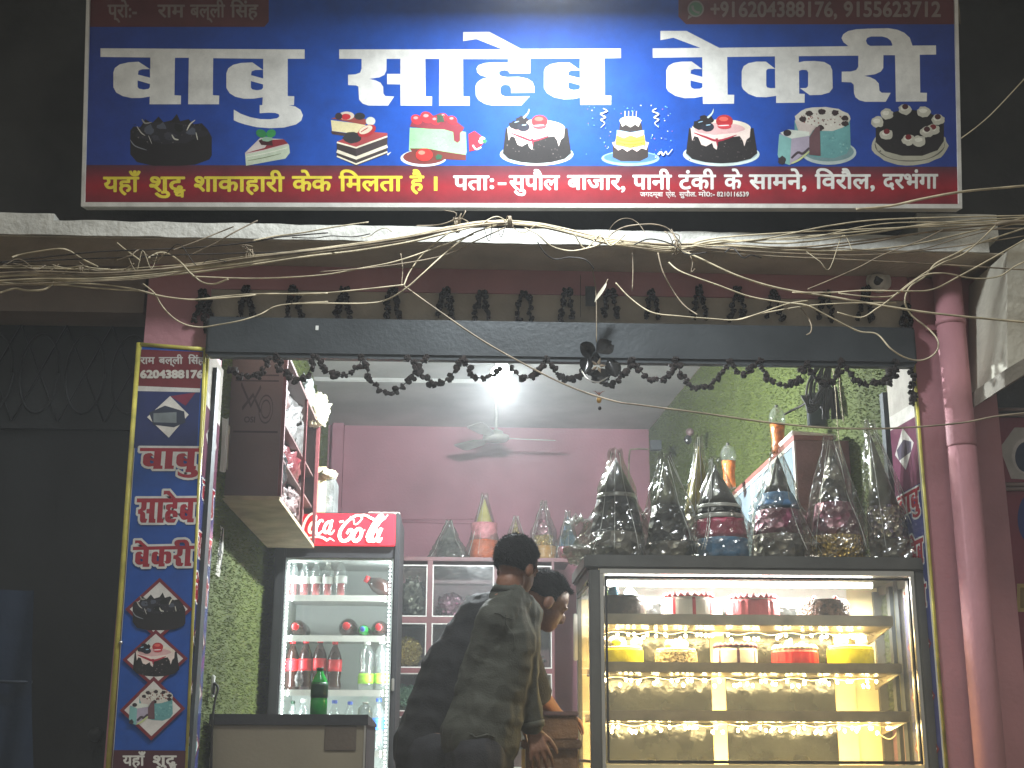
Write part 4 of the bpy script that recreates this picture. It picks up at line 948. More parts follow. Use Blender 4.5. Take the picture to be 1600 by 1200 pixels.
# twisted wire ties
for nm, (x, y), h in (('wire tie around the top of the cable bundle under the sign', (797, 347), 9), ('twisted wire tie on the bundle left of the centre, with curled ends', (714, 352), 12), ('twisted wire tie on the left cable bundle with two upright ends', (392, 402), 13), ('twisted wire tie where the bundle fans out at right', (1056, 386), 12), ('twisted wire tie on the bundle at far left', (130, 425), 9)):
    b = MB(); c = P(x, y, 4.86)
    for j in range(4):
        ph = rnd.uniform(0, 6)
        b.tube([c+Vector((.005*j-.008+.006*math.sin(a+ph), .034*math.cos(a), (h*.0023)*math.sin(a))) for a in [k*.52 for k in range(13)]], .0022, seg=5, sub=2)
    if h > 9:
        for j in range(3): b.tube([c+Vector((rnd.uniform(-.02, .02), -.03, 0)), c+Vector((rnd.uniform(-.04, .04), -.05, .03)), c+Vector((rnd.uniform(-.06, .06), -.04, rnd.uniform(.0, .06)))], .0018, seg=5, sub=4)
    tag(obj('wire_tie', b, M['cable_dull']), nm, 'wire tie', 'wire ties on the cable bundle')
for nm, px in (('short wire hanging straight down below the right cable knot', [(988, 395), (989, 420), (988, 454)]), ('twisted wire hanging from the knot above the beam', [(626, 396), (629, 420), (627, 450)]), ('hooked wire hanging over the lintel right of the knot', [(1076, 393), (1082, 410), (1080, 425), (1086, 420)])):
    tag(obj('hanging_wire', MB().tube([P(x, y, 4.87) for x, y in px], .0022, seg=5), M['cable_dull']), nm, 'wire')

# ------------------------------------------------------------------ lit bulb, fan
BP = P(784, 579, 7.0)
t = thing('light_bulb', 'lit white bulb hanging below the ceiling at the middle of the shop', 'light bulb', BP)
obj('bulb_glass', MB().lathe([(.001, -.068), (.036, -.060), (.056, -.034), (.060, -.005), (.045, .012)], BP, 22), emit('bulb_glow', (.93, .98, 1), 60), t)
obj('bulb_base', MB().lathe([(.040, .0125), (.032, .05), (.018, .058), (.018, .09)], BP, 18), M['white_paint'], t)
obj('holder', MB().lathe([(.021, .088), (.023, .13), (.008, .14)], BP, 14), M['black_plastic'], t)
obj('flex', MB().tube([BP+Vector((0, 0, .138)), BP+Vector((-.06, 0, .22)), BP+Vector((-.02, 0, .4)), Vector((BP.x, BP.y, CE+.001))], .004, seg=6), M['white_paint'], t)
pl = bpy.data.lights.new('bulb_light', 'POINT'); pl.energy = 640; pl.shadow_soft_size = .05; pl.color = (.90, .97, 1.0)
po = bpy.data.objects.new('bulb_light', pl); COL.objects.link(po); po.parent = t; po.location = (0, 0, -.075)
YF = 10.05
c0 = P(775, 684, YF)
t = thing('ceiling_fan', 'grey three bladed ceiling fan hanging from the shop ceiling behind the bulb', 'fan', c0)
fm = mat('fan_grey', C(150, 148, 140), .45, .2)
obj('motor', MB().lathe([(.02, -.03), (.085, -.026), (.104, -.008), (.104, .014), (.06, .03), (.055, .05), (.03, .06)], c0, 26), fm, t)
obj('rod', MB().tube([c0+Vector((0, 0, .058)), Vector((c0.x, c0.y, CE-.06))], .012, sub=1), fm, t)
obj('canopy', MB().lathe([(.02, -.09), (.05, -.06), (.055, 0)], (c0.x, c0.y, CE-.001), 18), fm, t)
for a in (8, 128, 248):
    R = Matrix.Rotation(math.radians(a), 3, 'Z'); b = MB()
    top = [(.09, -.025), (.16, -.03), (.22, -.055), (.45, -.066), (.47, -.05), (.47, .05), (.45, .062), (.22, .05), (.16, .03), (.09, .025)]
    b.prism([c0+R @ Vector((x, y, -.004+y*.22)) for x, y in top], (0, 0, .006)); obj('blade', b, fm, t)

# ------------------------------------------------------------------ hanging cabinet on the left wall
CY0 = 6.0
cz0, cxr = P(437, 775, CY0).z, P(437, 775, CY0).x
cz1 = P(441, 552, CY0).z
CY1 = PZ(474, 851, cz0).y
lx = lambda y: Lf+(Lb-Lf)*(y-5.75)/(BY-5.75)+.012
t = thing('wall_cabinet', 'brown cabinet hung high on the left wall, open side stuffed with plastic bags', 'cabinet', ((lx(6)+cxr)/2, (CY0+CY1)/2, cz0))
obj('side_panel', MB().box((lx(CY0), CY0, cz0), (cxr-.012, CY0+.018, cz1)), M['laminate'], t)
obj('bottom_panel', MB().box((lx(CY0)-.01, CY0-.001, cz0-.02), (cxr, CY1+.001, cz0-.0005)), M['ply'], t)
obj('top_panel', MB().box((lx(CY0), CY0, cz1+.001), (cxr, CY1, cz1+.018)), M['laminate'], t)
obj('back_panel', MB().box((lx(CY1)-.004, CY0+.02, cz0), (lx(CY1)+.01, CY1, cz1)), M['laminate'], t)
obj('side_panel', MB().box((lx(CY0), CY1-.018, cz0), (cxr-.012, CY1, cz1)), M['laminate'], t)
ff = MB()
obj('front_stile', MB().box((cxr-.011, CY0-.004, cz0), (cxr+.006, CY0+.022, cz1)), M['maroon'], t)
obj('front_stile', MB().box((cxr-.011, CY1-.05, cz0), (cxr+.006, CY1+.002, cz1)), M['maroon'], t)
obj('front_stile', MB().box((cxr-.010, (CY0+CY1)/2+.1, cz0), (cxr+.004, (CY0+CY1)/2+.125, cz1)), M['maroon'], t)
H = cz1-cz0
for k in (.30, .56): obj('shelf', MB().box((lx(CY0)+.02, CY0+.02, cz0+H*k), (cxr-.02, CY1-.02, cz0+H*k+.012)), M['laminate'], t)
# faint carton print on the panel facing the street
q = lambda u, v: Vector((lx(CY0)+(cxr-lx(CY0)-.02)*u, CY0-.0006, cz1-H*v))
p = Print(q, (0, -1, 0)); dk = C(70, 52, 54)
for v in (.16, .20): p.line([(.08, v), (.95, v)], .012, dk, sub=1)
p.line([(.1, .56), (.98, .56)], .014, dk, sub=1)
p.line([(.2, .22), (.42, .38), (.6, .24)], .03, dk, sub=1); p.line([(.25, .40), (.45, .30), (.62, .42)], .03, dk, sub=1)
for r_ in (.14, .09): p.line([(.72+r_*math.cos(a*.35), .40+r_*.7*math.sin(a*.35)) for a in range(19)], .012, dk, sub=1)
p.text('OSI', .30, .52, .455, .495, dk, .03, '8'); obj('carton_print', p.mb, M['print'], t)
bagm = [('film_dark', 'dark crumpled plastic bag'), ('film', 'clear plastic bag of white sheets'), ('maroonbag', 'red plastic packet'), ('black', 'black shiny plastic bag')]
M['maroonbag'] = mat('red_packet', C(96, 36, 42), .3, var=.3, scale=20, bump=.6, bscale=30)
M['blackbag'] = mat('black_bag', C(34, 33, 34), .25, var=.3, scale=12, bump=.9, bscale=22)
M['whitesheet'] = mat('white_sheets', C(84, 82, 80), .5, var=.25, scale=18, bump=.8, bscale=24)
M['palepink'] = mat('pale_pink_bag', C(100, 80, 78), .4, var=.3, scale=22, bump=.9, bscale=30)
def bag(c, r, m, label, cat='bag', seed=0, wrap=None, grp=None, nm='plastic_bag'):
    b = MB(); b.ell(c, r, 26, 18, nz=.40, ns=9+seed)
    for v in b.v:
        d = v-Vector(c); n_ = noise.noise(v*26+Vector((seed, 0, 0)))*.16+noise.noise(v*55)*.08
        v += Vector((d.x*n_, d.y*n_, d.z*n_*.7))
    lo = min(v.z for v in b.v); base = c[2]-r[2]*.9
    for v in b.v: v.z = max(v.z, base)
    o = tag(obj(nm, b, M[m]), label, cat, grp)
    return o
yy = (CY0+CY1)/2; dx = cxr-.13
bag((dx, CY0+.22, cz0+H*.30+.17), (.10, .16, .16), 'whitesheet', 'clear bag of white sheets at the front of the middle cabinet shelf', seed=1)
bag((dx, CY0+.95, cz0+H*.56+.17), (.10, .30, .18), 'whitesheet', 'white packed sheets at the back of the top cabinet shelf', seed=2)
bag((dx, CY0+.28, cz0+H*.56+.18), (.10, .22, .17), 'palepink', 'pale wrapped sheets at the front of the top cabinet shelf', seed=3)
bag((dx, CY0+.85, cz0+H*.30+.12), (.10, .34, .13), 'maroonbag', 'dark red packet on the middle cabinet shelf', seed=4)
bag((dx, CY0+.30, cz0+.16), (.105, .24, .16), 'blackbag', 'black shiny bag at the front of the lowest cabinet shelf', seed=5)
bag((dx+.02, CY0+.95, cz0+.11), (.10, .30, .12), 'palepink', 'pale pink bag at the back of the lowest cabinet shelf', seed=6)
# pale sheet bag spilling over the far top corner
M['pale_bag'] = mat('pale_plastic', C(214, 208, 176), .4, var=.12, scale=14, bump=.8, bscale=26)
M['grey_bag'] = mat('grey_plastic', C(120, 124, 122), .4, var=.2, scale=14, bump=.8, bscale=26)
c = P(494, 642, CY1-.1); bag(c, (.075, .10, .10), 'pale_bag', 'pale cream plastic bag on top of the left cabinet, under the turf patch', seed=9)
c = P(476, 616, CY1-.25); bag(c, (.055, .14, .10), 'grey_bag', 'grey plastic bag on top of the left cabinet, beside the cream one', seed=10)
# cream rope coil at the cabinet edge
b = MB()
for k in range(4): b.tube([P(474+2*math.sin(a*.6), 688+k*6+5*math.cos(a*.6), CY1-.02) for a in range(11)], .005, seg=5, sub=2)
tag(obj('rope_coil', b, M['cable']), 'cream string tied round the far edge of the left cabinet', 'string')

# ------------------------------------------------------------------ small things by the left wall
t = thing('picture_frame', 'small white framed brown picture leaning out from the left wall', 'picture frame', P(368, 758, 6.25))
q4 = [P(356, 662, 5.9), P(377, 690, 6.5), P(373, 760, 6.5), P(352, 728, 5.9)]
ce = sum(q4, Vector())/4
obj('frame', MB().prism(q4, (-.015, .0, 0)), M['cream'], t)
obj('picture', MB().prism([ce+(v-ce)*Vector((1, 1, 1)).x*.0+Vector(((v-ce).x*.74, (v-ce).y*.74, (v-ce).z*.62))+Vector((.003, -.001, 0)) for v in q4], (-.002, 0, 0)), M['laminate'], t)
b = MB(); b.grid(lambda u, v: P(347+10*u-4*v*v, 652+84*v, 5.80)+Vector((0, .03*math.sin(u*3.1), 0)), 6, 14)
b.grid(lambda u, v: P(347+10*u-4*v*v, 652+84*v, 5.812)+Vector((0, .03*math.sin(u*3.1), 0)), 6, 14)
tag(obj('plastic_sheet', b, M['white_paint']), 'curved white plastic sheet standing upright beside the left pillar', 'sheet')
t = thing('wall_notice', 'torn white paper notice with black scribbled drawing on the left turf', 'notice', P(340, 898, 5.95))
q = lambda x, y: P(x, y, 5.92+(x-333)*.006)
p = Print(q, (.3, -1, 0)); p.poly([(336, 812), (350, 826), (349, 862), (343, 902), (334, 896), (338, 858)], C(196, 192, 180))
for _ in range(7): p.line([(random.uniform(337, 348), random.uniform(822, 890)) for _ in range(4)], 1.6, C(40, 38, 36))
obj('paper', p.mb, M['print'], t)
t = thing('wall_socket', 'white wall socket with black plug and cable on the left turf wall', 'socket', P(332, 1090, 5.93))
obj('plate', MB().box(P(328, 1090, 5.93), P(337, 1055, 5.96), bev=.004), M['white_paint'], t)
obj('plug', MB().box(P(331, 1086, 5.895), P(338, 1066, 5.928), bev=.005), M['black_plastic'], t)
obj('plug_cable', MB().tube([P(336, 1068, 5.90), P(341, 1075, 5.88), P(337, 1090, 5.88), P(333, 1115, 5.87), P(331, 1150, 5.87), P(330, 1210, 5.87)], .005), M['cable_black'], t)

# ------------------------------------------------------------------ drinks cooler
FY = 7.5
fx0, fx1 = P(430, 860, FY).x, P(624, 860, FY).x
fz1 = P(520, 800, FY).z
gx0, gx1 = P(448, 900, FY).x, P(611, 900, FY).x
gz1 = P(520, 874, FY).z
t = thing('drinks_cooler', 'tall black drinks cooler with red lit header and shelves of bottles', 'fridge', ((fx0+fx1)/2, FY+.3, SF))
bk = M['black_plastic']
wi = mat('cooler_liner', C(196, 202, 198), .5, var=.04, scale=3, bump=.03)
obj('cabinet_side', MB().box((fx0, FY, SF), (gx0-.012, FY+.6, fz1), bev=.008), bk, t)
obj('cabinet_side', MB().box((gx1+.012, FY, SF), (fx1, FY+.6, fz1), bev=.008), bk, t)
obj('header_box', MB().box((gx0-.0115, FY+.012, gz1+.012), (gx1+.0115, FY+.6, fz1-.001)), bk, t)
obj('back_liner', MB().box((gx0-.011, FY+.52, SF), (gx1+.011, FY+.58, gz1+.011)), wi, t)
obj('side_liner', MB().box((gx0-.0118, FY+.03, SF), (gx0-.002, FY+.519, gz1)), wi, t)
obj('side_liner', MB().box((gx1+.002, FY+.03, SF), (gx1+.0118, FY+.519, gz1)), wi, t)
obj('top_liner', MB().box((gx0-.011, FY+.03, gz1), (gx1+.011, FY+.519, gz1+.0115)), wi, t)
# header sign
hx0, hx1 = P(440, 820, FY).x, P(618, 820, FY).x
hz0, hz1 = P(520, 853, FY).z, P(520, 803, FY).z
hs = obj('header_sign', MB().box((hx0, FY-.014, hz0), (hx1, FY+.011, hz1), bev=.004), emit('header_red', (.60, .008, .022), .85), t)
HY = FY-.0145
p = Print(Pn(HY), (0, -1, 0), .0004)
zs = Z(5.4545, 430, 780); wc = C(255, 244, 230)
def st(pts, w): p.line(zs(*pts), w, wc, sub=6)
st([(352, 148), (330, 122), (290, 138), (255, 190), (238, 250), (240, 300), (262, 318)], (2, 5.5, 2)); st([(352, 148), (346, 178), (330, 172)], (2.5, 2, 1))
def oval(cx, cy, rx, ry, w, sk=.30): p.line(zs(*[(cx+rx*math.cos(a)-sk*ry*math.sin(a), cy+ry*math.sin(a)) for a in [k*.3307 for k in range(20)]]), w, wc, sub=2)
oval(318, 240, 25, 46, 4.6); st([(330, 200), (350, 208), (368, 196)], 1.6)
st([(408, 196), (400, 180), (378, 190), (352, 240), (350, 285), (372, 296), (404, 268)], (2.4, 6.4, 2.4)); oval(446, 240, 26, 46, 4.6); st([(488, 176), (466, 250), (460, 288), (478, 296), (506, 262)], (4, 5, 1.6))
st([(546, 196), (584, 186)], 3.2)
st([(745, 168), (716, 138), (672, 150), (610, 196), (560, 262), (548, 318), (570, 354), (616, 348), (650, 308), (656, 268), (634, 262), (608, 296)], (2, 8, 3.5))
st([(640, 150), (670, 180), (672, 208), (692, 214), (722, 190), (742, 156), (728, 138), (700, 146)], (2.4, 2.2, 2.4)); st([(720, 136), (770, 138), (830, 168), (880, 186), (924, 172), (962, 134)], (2, 6.4, 1))
oval(700, 306, 32, 52, 5.4); st([(712, 262), (740, 278), (765, 262)], 1.6)
st([(776, 330), (812, 252), (870, 166), (906, 138), (912, 156), (880, 210), (826, 280), (788, 340), (806, 360), (832, 330)], (3, 7, 3)); oval(850, 312, 26, 46, 5); st([(908, 246), (876, 318), (872, 352), (890, 358), (912, 328)], (5, 7, 2))
st([(245, 340), (310, 326), (376, 322), (420, 336), (440, 352), (470, 336), (506, 360)], (1.2, 6, .8))
obj('script_lettering', p.mb, emit('header_white', (1, .86, .74), .95), hs)
obj('paper_on_top', MB().box((hx1-.16, FY+.05, fz1+.001), (hx1+.02, FY+.4, fz1+.012)), M['cream'], t)
# shelves and light strips
led = emit('cool_led', (.90, .98, 1), 9)
for xx in (gx0+.007, gx1-.007):
    b = MB(); z = SF+.1
    while z < gz1-.01:
        b.ell((xx, FY+.02, z), (.006, .005, .006), 6, 4); z += .021
    tag(obj('led_strip', b, led, t), kind='stuff')
shelfz = {}
for nm, y in (('a', 931), ('b', 994), ('c', 1079), ('d', 1174)):
    zt = P(520, y, FY+.05).z; shelfz[nm] = zt+.004
    b = MB().box((gx0, FY+.045, zt-.03), (gx1, FY+.055, zt+.004)).box((gx0, FY+.056, zt-.008), (gx1, FY+.515, zt))
    obj('shelf', b, M['white_paint'], t)
for dx_, e in ((.03, 8.0), (-.03, 8.0)):
    l = bpy.data.lights.new('cooler_light', 'AREA'); l.shape = 'RECTANGLE'; l.size = .03; l.size_y = 1.5; l.energy = e; l.color = (.88, .97, 1)
    lo = bpy.data.objects.new('cooler_light', l); COL.objects.link(lo); lo.parent = t
    X = gx0+.02 if dx_ > 0 else gx1-.02
    lo.matrix_world = Matrix.Translation(Vector((X, FY+.05, 1.85))-t.location) @ Vector((-dx_, -.06, 0)).to_track_quat('Z', 'Y').to_matrix().to_4x4()
obj('door_glass', MB().box((gx0-.001, FY+.002, SF+.02), (gx1+.001, FY+.006, gz1-.001)), M['glass'], t)
obj('door_handle', MB().box((gx1+.02, FY-.03, P(620, 1080, FY).z), (gx1+.035, FY-.001, P(620, 1060, FY).z), bev=.004), M['chrome'], t)

M['pet'] = film('pet_plastic', (.90, .93, .92), .45, .05, .2, 30, .05, (.9, .95, .95))
M['pet_green'] = mat('green_pet', C(30, 150, 60), .15, var=.1, scale=6, bump=.05, spec=.6)
M['cola'] = mat('cola_dark', C(44, 24, 20), .12, var=.1, bump=.03, spec=.6)
M['red_cap'] = mat('red_cap', C(196, 34, 40), .4, var=.06)
M['white_cap'] = mat('white_cap', C(222, 224, 220), .4, var=.04)
M['blue_cap'] = mat('blue_cap', C(52, 84, 170), .4, var=.06)
M['red_label'] = mat('red_label', C(206, 40, 48), .4, var=.12, scale=30, bump=.03)
M['red_drink'] = mat('red_drink', C(190, 66, 70), .3, var=.12, scale=30, bump=.03)
M['green_label'] = mat('green_label', C(150, 206, 60), .4, var=.2, scale=30, bump=.03)
M['blue_label'] = mat('blue_label', C(60, 110, 190), .4, var=.2, scale=30, bump=.03)
M['dark_label'] = mat('dark_green_label', C(24, 60, 40), .4, var=.2, scale=20, bump=.03)
PROF = {'cola': [(.75, 0), (.95, .02), (1, .10), (.86, .22), (.98, .36), (1, .5), (1, .62), (.86, .72), (.52, .84), (.34, .91), (.33, .935)],
        'slim': [(.8, 0), (1, .02), (1, .3), (.94, .34), (1, .38), (1, .66), (.82, .76), (.42, .88), (.36, .93)],
        'wasp': [(.85, 0), (1, .02), (1, .28), (.78, .46), (.92, .62), (.98, .7), (.72, .84), (.36, .92), (.34, .94)]}
def bottle(label, px, ytop, zbot, Y, wpx, prof, body, cap, band=None, grp=None, liquid=None, lie=False):
    c = P(px, 1000, Y); x = P(px, ytop, Y).x; ztop = P(px, ytop, Y).z
    r = wpx*Y*1.03/2051/2; Hh = ztop-zbot
    t = thing('drink_bottle', label, 'bottle', (x, Y, zbot), grp)
    pf = [(a*r, h*Hh) for a, h in PROF[prof]]
    obj('bottle_body', MB().lathe(pf, (x, Y, zbot), 18), M[body], t)
    obj('cap', MB().lathe([(r*.40, Hh*.935), (r*.42, Hh*.94), (r*.42, Hh*.995), (r*.36, Hh)], (x, Y, zbot), 14), M[cap], t)
    if band:
        a, b2, m_ = band
        def rad(h):
            for (r0, h0), (r1, h1) in zip(PROF[prof], PROF[prof][1:]):
                if h0 <= h <= h1: return r0+(r1-r0)*(h-h0)/(h1-h0)
            return 1
        obj('label_band', MB().lathe([(rad(a+(b2-a)*k/4)*r*1.025, (a+(b2-a)*k/4)*Hh) for k in range(5)], (x, Y, zbot), 18), M[m_], t)
    if liquid:
        obj('drink', MB().lathe([(r*.5, .004), (r*.62, .012), (r*.62, Hh*liquid[0])], (x, Y, zbot), 14), M[liquid[1]], t)
    return t
sh = shelfz; by_ = FY+.14
for k, (px, yt) in enumerate(((460, 876), (477.5, 878), (495.5, 877), (513.5, 878), (534, 875))):
    bottle(['clear bottle of red drink on the top cooler shelf, at the left edge', 'clear bottle of red drink on the top cooler shelf, second from left', 'clear bottle of red drink, middle one on the top cooler shelf', 'clear bottle of red drink on the top cooler shelf, fourth from left', 'clear bottle of red drink on the top cooler shelf, rightmost and widest'][k], px, yt, sh['a'], by_, 18, 'slim', 'pet', 'white_cap', (.36, .56, 'white_cap'), 'red drink bottles on the top shelf', (.55, 'red_drink'))
def lying(label, px, py, wpx, body, cap, sn):
    r = wpx*(FY+.1)*1.03/2051/2; c = P(px, py, FY+.1); c.z = sh[sn]+r+.001
    t = thing('drink_bottle', label, 'bottle', c, 'bottles lying on the second shelf')
    obj('bottle_body', MB().lathe([(r*.4, -.02), (r*.75, .02), (r, .08), (r, .30), (r*.8, .31)], c, 20, axis='Y'), M[body], t)
    obj('cap', MB().lathe([(r*.34, -.05), (r*.40, -.048), (r*.40, -.02)], c, 14, axis='Y'), M[cap], t)
lying('dark bottle lying on the second cooler shelf at left, red cap facing out', 463, 978, 25, 'cola', 'red_cap', 'b'); lying('dark bottle lying on the second cooler shelf at centre, red cap facing out', 542, 978, 28, 'cola', 'red_cap', 'b')
lying('small green bottle lying on the second cooler shelf, blue cap facing out', 567, 984, 19, 'pet_green', 'blue_cap', 'b'); lying('dark bottle lying on the second cooler shelf at right, red cap facing out', 592, 978, 25, 'cola', 'red_cap', 'b')
t2 = thing('drink_bottle', 'dark bottle lying tilted with a red cap on the top cooler shelf', 'bottle', P(590, 930, by_), None)
R = Matrix.Rotation(math.radians(-62), 3, 'Y'); cc = Vector((P(600, 915, by_).x, by_, sh['a']+.05))
obj('bottle_body', MB().lathe([(.045, -.06), (.05, 0), (.045, .05), (.018, .10)], cc, 16, R=R), M['cola'], t2); obj('cap', MB().lathe([(.02, .10), (.02, .125)], cc, 12, R=R), M['red_cap'], t2)
for k, (px, yt) in enumerate(((458, 1001), (479, 1000), (501, 999), (524, 1002))):
    bottle(['dark cola bottle with red label on the third cooler shelf, at the left edge', 'dark cola bottle with red label on the third cooler shelf, second from left', 'dark cola bottle with red label on the third cooler shelf, behind the green bottle', 'dark cola bottle with red label on the third cooler shelf, rightmost'][k], px, yt, sh['c'], by_, 21.5, 'cola', 'cola', 'red_cap', (.38, .62, 'red_label'), 'cola bottles on the third shelf')
for k, (px, yt) in enumerate(((574, 1002), (598, 1001))):
    bottle(['clear bottle with light green label on the third cooler shelf, left of two', 'clear bottle with light green label on the third cooler shelf, right of two'][k], px, yt, sh['c'], by_, 24, 'wasp', 'pet', 'white_cap', (.14, .34, 'green_label'), 'light green label bottles')
bag(tuple(P(467, 1062, FY+.075)), (.022, .02, .045), 'whitesheet', 'crumpled white plastic piece before the cola bottles on the third shelf', seed=12)
for lb, px, yt, w, cap, body in (('small bottle with dark green cap on the lowest visible cooler shelf', 458, 1095, 15, 'dark_label', 'pet'), ('clear bottle with white cap on the lowest visible cooler shelf', 475, 1092, 22, 'white_cap', 'pet'), ('clear bottle with blue cap right of the green bottle on the lowest shelf', 523, 1094, 20, 'blue_cap', 'pet'), ('second clear blue capped bottle on the lowest visible cooler shelf', 547, 1096, 18, 'blue_cap', 'pet')):
    bottle(lb, px, yt, sh['d'], by_, w, 'slim', body, cap)
bottle('tall bottle with blue cap and blue label at the right cooler edge', 592, 1091, sh['d'], by_, 21, 'slim', 'pet', 'blue_cap', (.40, .62, 'blue_label'))
# things on top of the cooler
c = P(497, 797, FY+.15)
t = thing('carton_box', 'tall cream cardboard carton standing on top of the cooler', 'box', c)
obj('carton_body', MB().box((P(480, 760, FY+.1).x, FY+.1, fz1+.002), (P(509, 760, FY+.1).x, FY+.38, P(495, 729, FY+.1).z)), mat('carton', C(206, 192, 150), .7, var=.16, scale=16), t)
obj('carton_side', MB().box((P(509, 760, FY+.1).x+.001, FY+.12, fz1+.002), (P(522, 760, FY+.1).x, FY+.38, P(512, 745, FY+.1).z)), M['grey_bag'], t)
bag(tuple(P(513, 742, FY+.12)), (.05, .06, .03), 'pale_bag', 'pale plastic draped over the cream carton on the cooler', seed=14)

# ------------------------------------------------------------------ low freezer counter
KY = 5.9
kx1 = P(571, 1125, KY).x; kz = P(450, 1116, KY).z
t = thing('counter', 'grey beige low counter with black top rim at the shop entrance', 'counter', ((LX1+kx1)/2, KY+.3, SF))
obj('counter_body', MB().box((LX1+.03, KY, SF), (kx1, KY+.62, kz-.045), bev=.006), M['grey_lam'], t)
obj('counter_top', MB().prism([(LX1+.02, KY-.012, kz-.044), (LX1+.02, KY-.012, kz), (LX1+.02, KY+.63, kz-.03), (LX1+.02, KY+.63, kz-.044)], (kx1-LX1-.008, 0, 0)), bk, t)
obj('side_cover', MB().box((kx1+.001, KY+.004, SF), (kx1+.006, KY+.62, kz-.045)), bk, t)
obj('vent_plate', MB().box((P(507, 1150, KY).x, KY-.006, P(530, 1173, KY).z), (P(557, 1150, KY).x, KY-.0005, P(530, 1134, KY).z), bev=.005), mat('vent_brown', C(84, 74, 62), .5), t)
obj('edge_trim', MB().box((P(569, 1140, KY).x, KY-.004, SF), (P(571.5, 1140, KY).x+.001, KY-.0005, kz-.046)), M['chrome'], t)
bottle('green plastic bottle with dark label standing on the low counter', 500.5, 1043, kz+.0, KY+.16, 25, 'slim', 'pet_green', 'dark_label', (.36, .68, 'dark_label'))
bottle('clear empty bottle with white cap on the right end of the counter', 571, 1097, kz-.03, KY+.22, 21, 'slim', 'pet', 'white_cap')

# ------------------------------------------------------------------ glazed cabinet at the back
GY = 9.8
def bx(x): return P(x, 900, GY).x
def bz(y): return P(740, y, GY).z
t = thing('glazed_cabinet', 'maroon framed cabinet with glass doors along the back wall', 'cabinet', ((bx(600)+bx(866))/2, GY+.2, SF))
gzt = bz(877)
obj('carcass', MB().box((bx(596), GY+.03, SF), (bx(598), GY+.42, gzt)).box((bx(864), GY+.03, SF), (bx(866), GY+.42, gzt)).box((bx(596), GY+.42, SF), (bx(866), GY+.43, gzt)), M['maroon'], t)
obj('cabinet_top', MB().box((bx(594), GY-.005, gzt), (bx(890), GY+.44, gzt+.03), bev=.004), M['maroon'], t)
cols = [(598, 668), (676, 772), (778, 862)]; rows = [(883, 964), (974, 1044), (1052, 1112), (1120, 1200)]
obj('base_panel', MB().box((bx(598), GY+.006, SF), (bx(864), GY+.03, bz(1202))), M['maroon'], t)
for a, b2 in ((668, 676), (772, 778), (862, 866)): obj('stile', MB().box((bx(a), GY, SF+.3), (bx(b2), GY+.03, gzt-.001)), M['maroon'], t)
for y0_, y1_ in ((964, 974), (1044, 1052), (1112, 1120)):
    obj('rail', MB().box((bx(598), GY+.001, bz(y1_)), (bx(864), GY+.034, bz(y0_))), M['maroon'], t)
    obj('shelf', MB().box((bx(599), GY+.035, bz(y1_)+.005), (bx(863), GY+.41, bz(y0_)-.01)), M['maroon'], t)
FO = {'gold': foil('gold_foil', C(150, 116, 40), C(226, 196, 110), 60), 'silver': foil('silver_foil', C(70, 66, 58), C(150, 144, 128), 26, .42), 'pink': foil('pink_foil', C(130, 44, 80), C(180, 140, 150), 30, .4), 'multi': foil('mixed_foil', C(96, 70, 120), C(210, 200, 160), 50), 'green': foil('green_foil', C(30, 90, 60), C(150, 190, 150), 60)}
for k in FO: M['foil_'+k] = FO[k]
for ci, (a, b2) in enumerate(cols):
    for ri, (y0_, y1_) in enumerate(rows):
        d_ = obj('glass_door', MB().box((bx(a), GY+.008, bz(y1_)), (bx(b2), GY+.012, bz(y0_))), M['dusty_glass'], t)
        w = .008; b = MB(); X0, X1, Z0, Z1 = bx(a), bx(b2), bz(y1_), bz(y0_)
        b.box((X0, GY+.004, Z0), (X0+w, GY+.016, Z1)).box((X1-w, GY+.004, Z0), (X1, GY+.016, Z1)).box((X0+w, GY+.0045, Z0), (X1-w, GY+.0155, Z0+w)).box((X0+w, GY+.0045, Z1-w), (X1-w, GY+.0155, Z1))
        obj('door_trim', b, M['frame_white'], d_)
ZS = [bz(964)+.0, bz(1044), bz(1112), bz(1200)]
for lb, px, ri, r, m in (('silver and gold foil bundle behind glass at the top left of the back cabinet', 645, 0, (.09, .1, .16), 'foil_silver'), ('pink foil bundle behind glass in the top middle of the back cabinet', 706, 0, (.10, .1, .10), 'foil_pink'), ('pale foil bundle behind glass beside the pink one', 745, 0, (.12, .1, .09), 'foil_multi'), ('gold foil heap on the second row of the back cabinet at left', 640, 1, (.10, .1, .12), 'foil_gold'),
                         ('flat gold boxes on the second row behind the leaning man', 705, 1, (.12, .1, .10), 'foil_gold'), ('green and silver bundle low in the back cabinet at left', 640, 2, (.10, .1, .10), 'foil_green'), ('dark foil bundle on the second row of the back cabinet at right', 825, 1, (.12, .1, .06), 'foil_multi')):
    c = P(px, 900, GY+.2); bag((c.x, GY+.2, ZS[ri]+r[2]*.9), r, m, lb, 'foil bundle', seed=px, nm='foil_bundle')
for k, (lb, cl) in enumerate((('white snack box at the bottom of a small pile in the back cabinet', (196, 196, 190)), ('green snack box in a small pile in the back cabinet', (70, 130, 80)), ('pink topmost snack box of a small pile in the back cabinet', (190, 120, 116)))):
    c = P(842, 1100, GY+.12); z = ZS[2]+.012+.055*k
    tag(obj('snack_box', MB().box((c.x-.09+.01*k, GY+.1, z), (c.x+.08-.014*k, GY+.25, z+.05), bev=.006), mat('snack_box_%d' % k, C(*cl), .5, var=.2, scale=24)), lb, 'box')

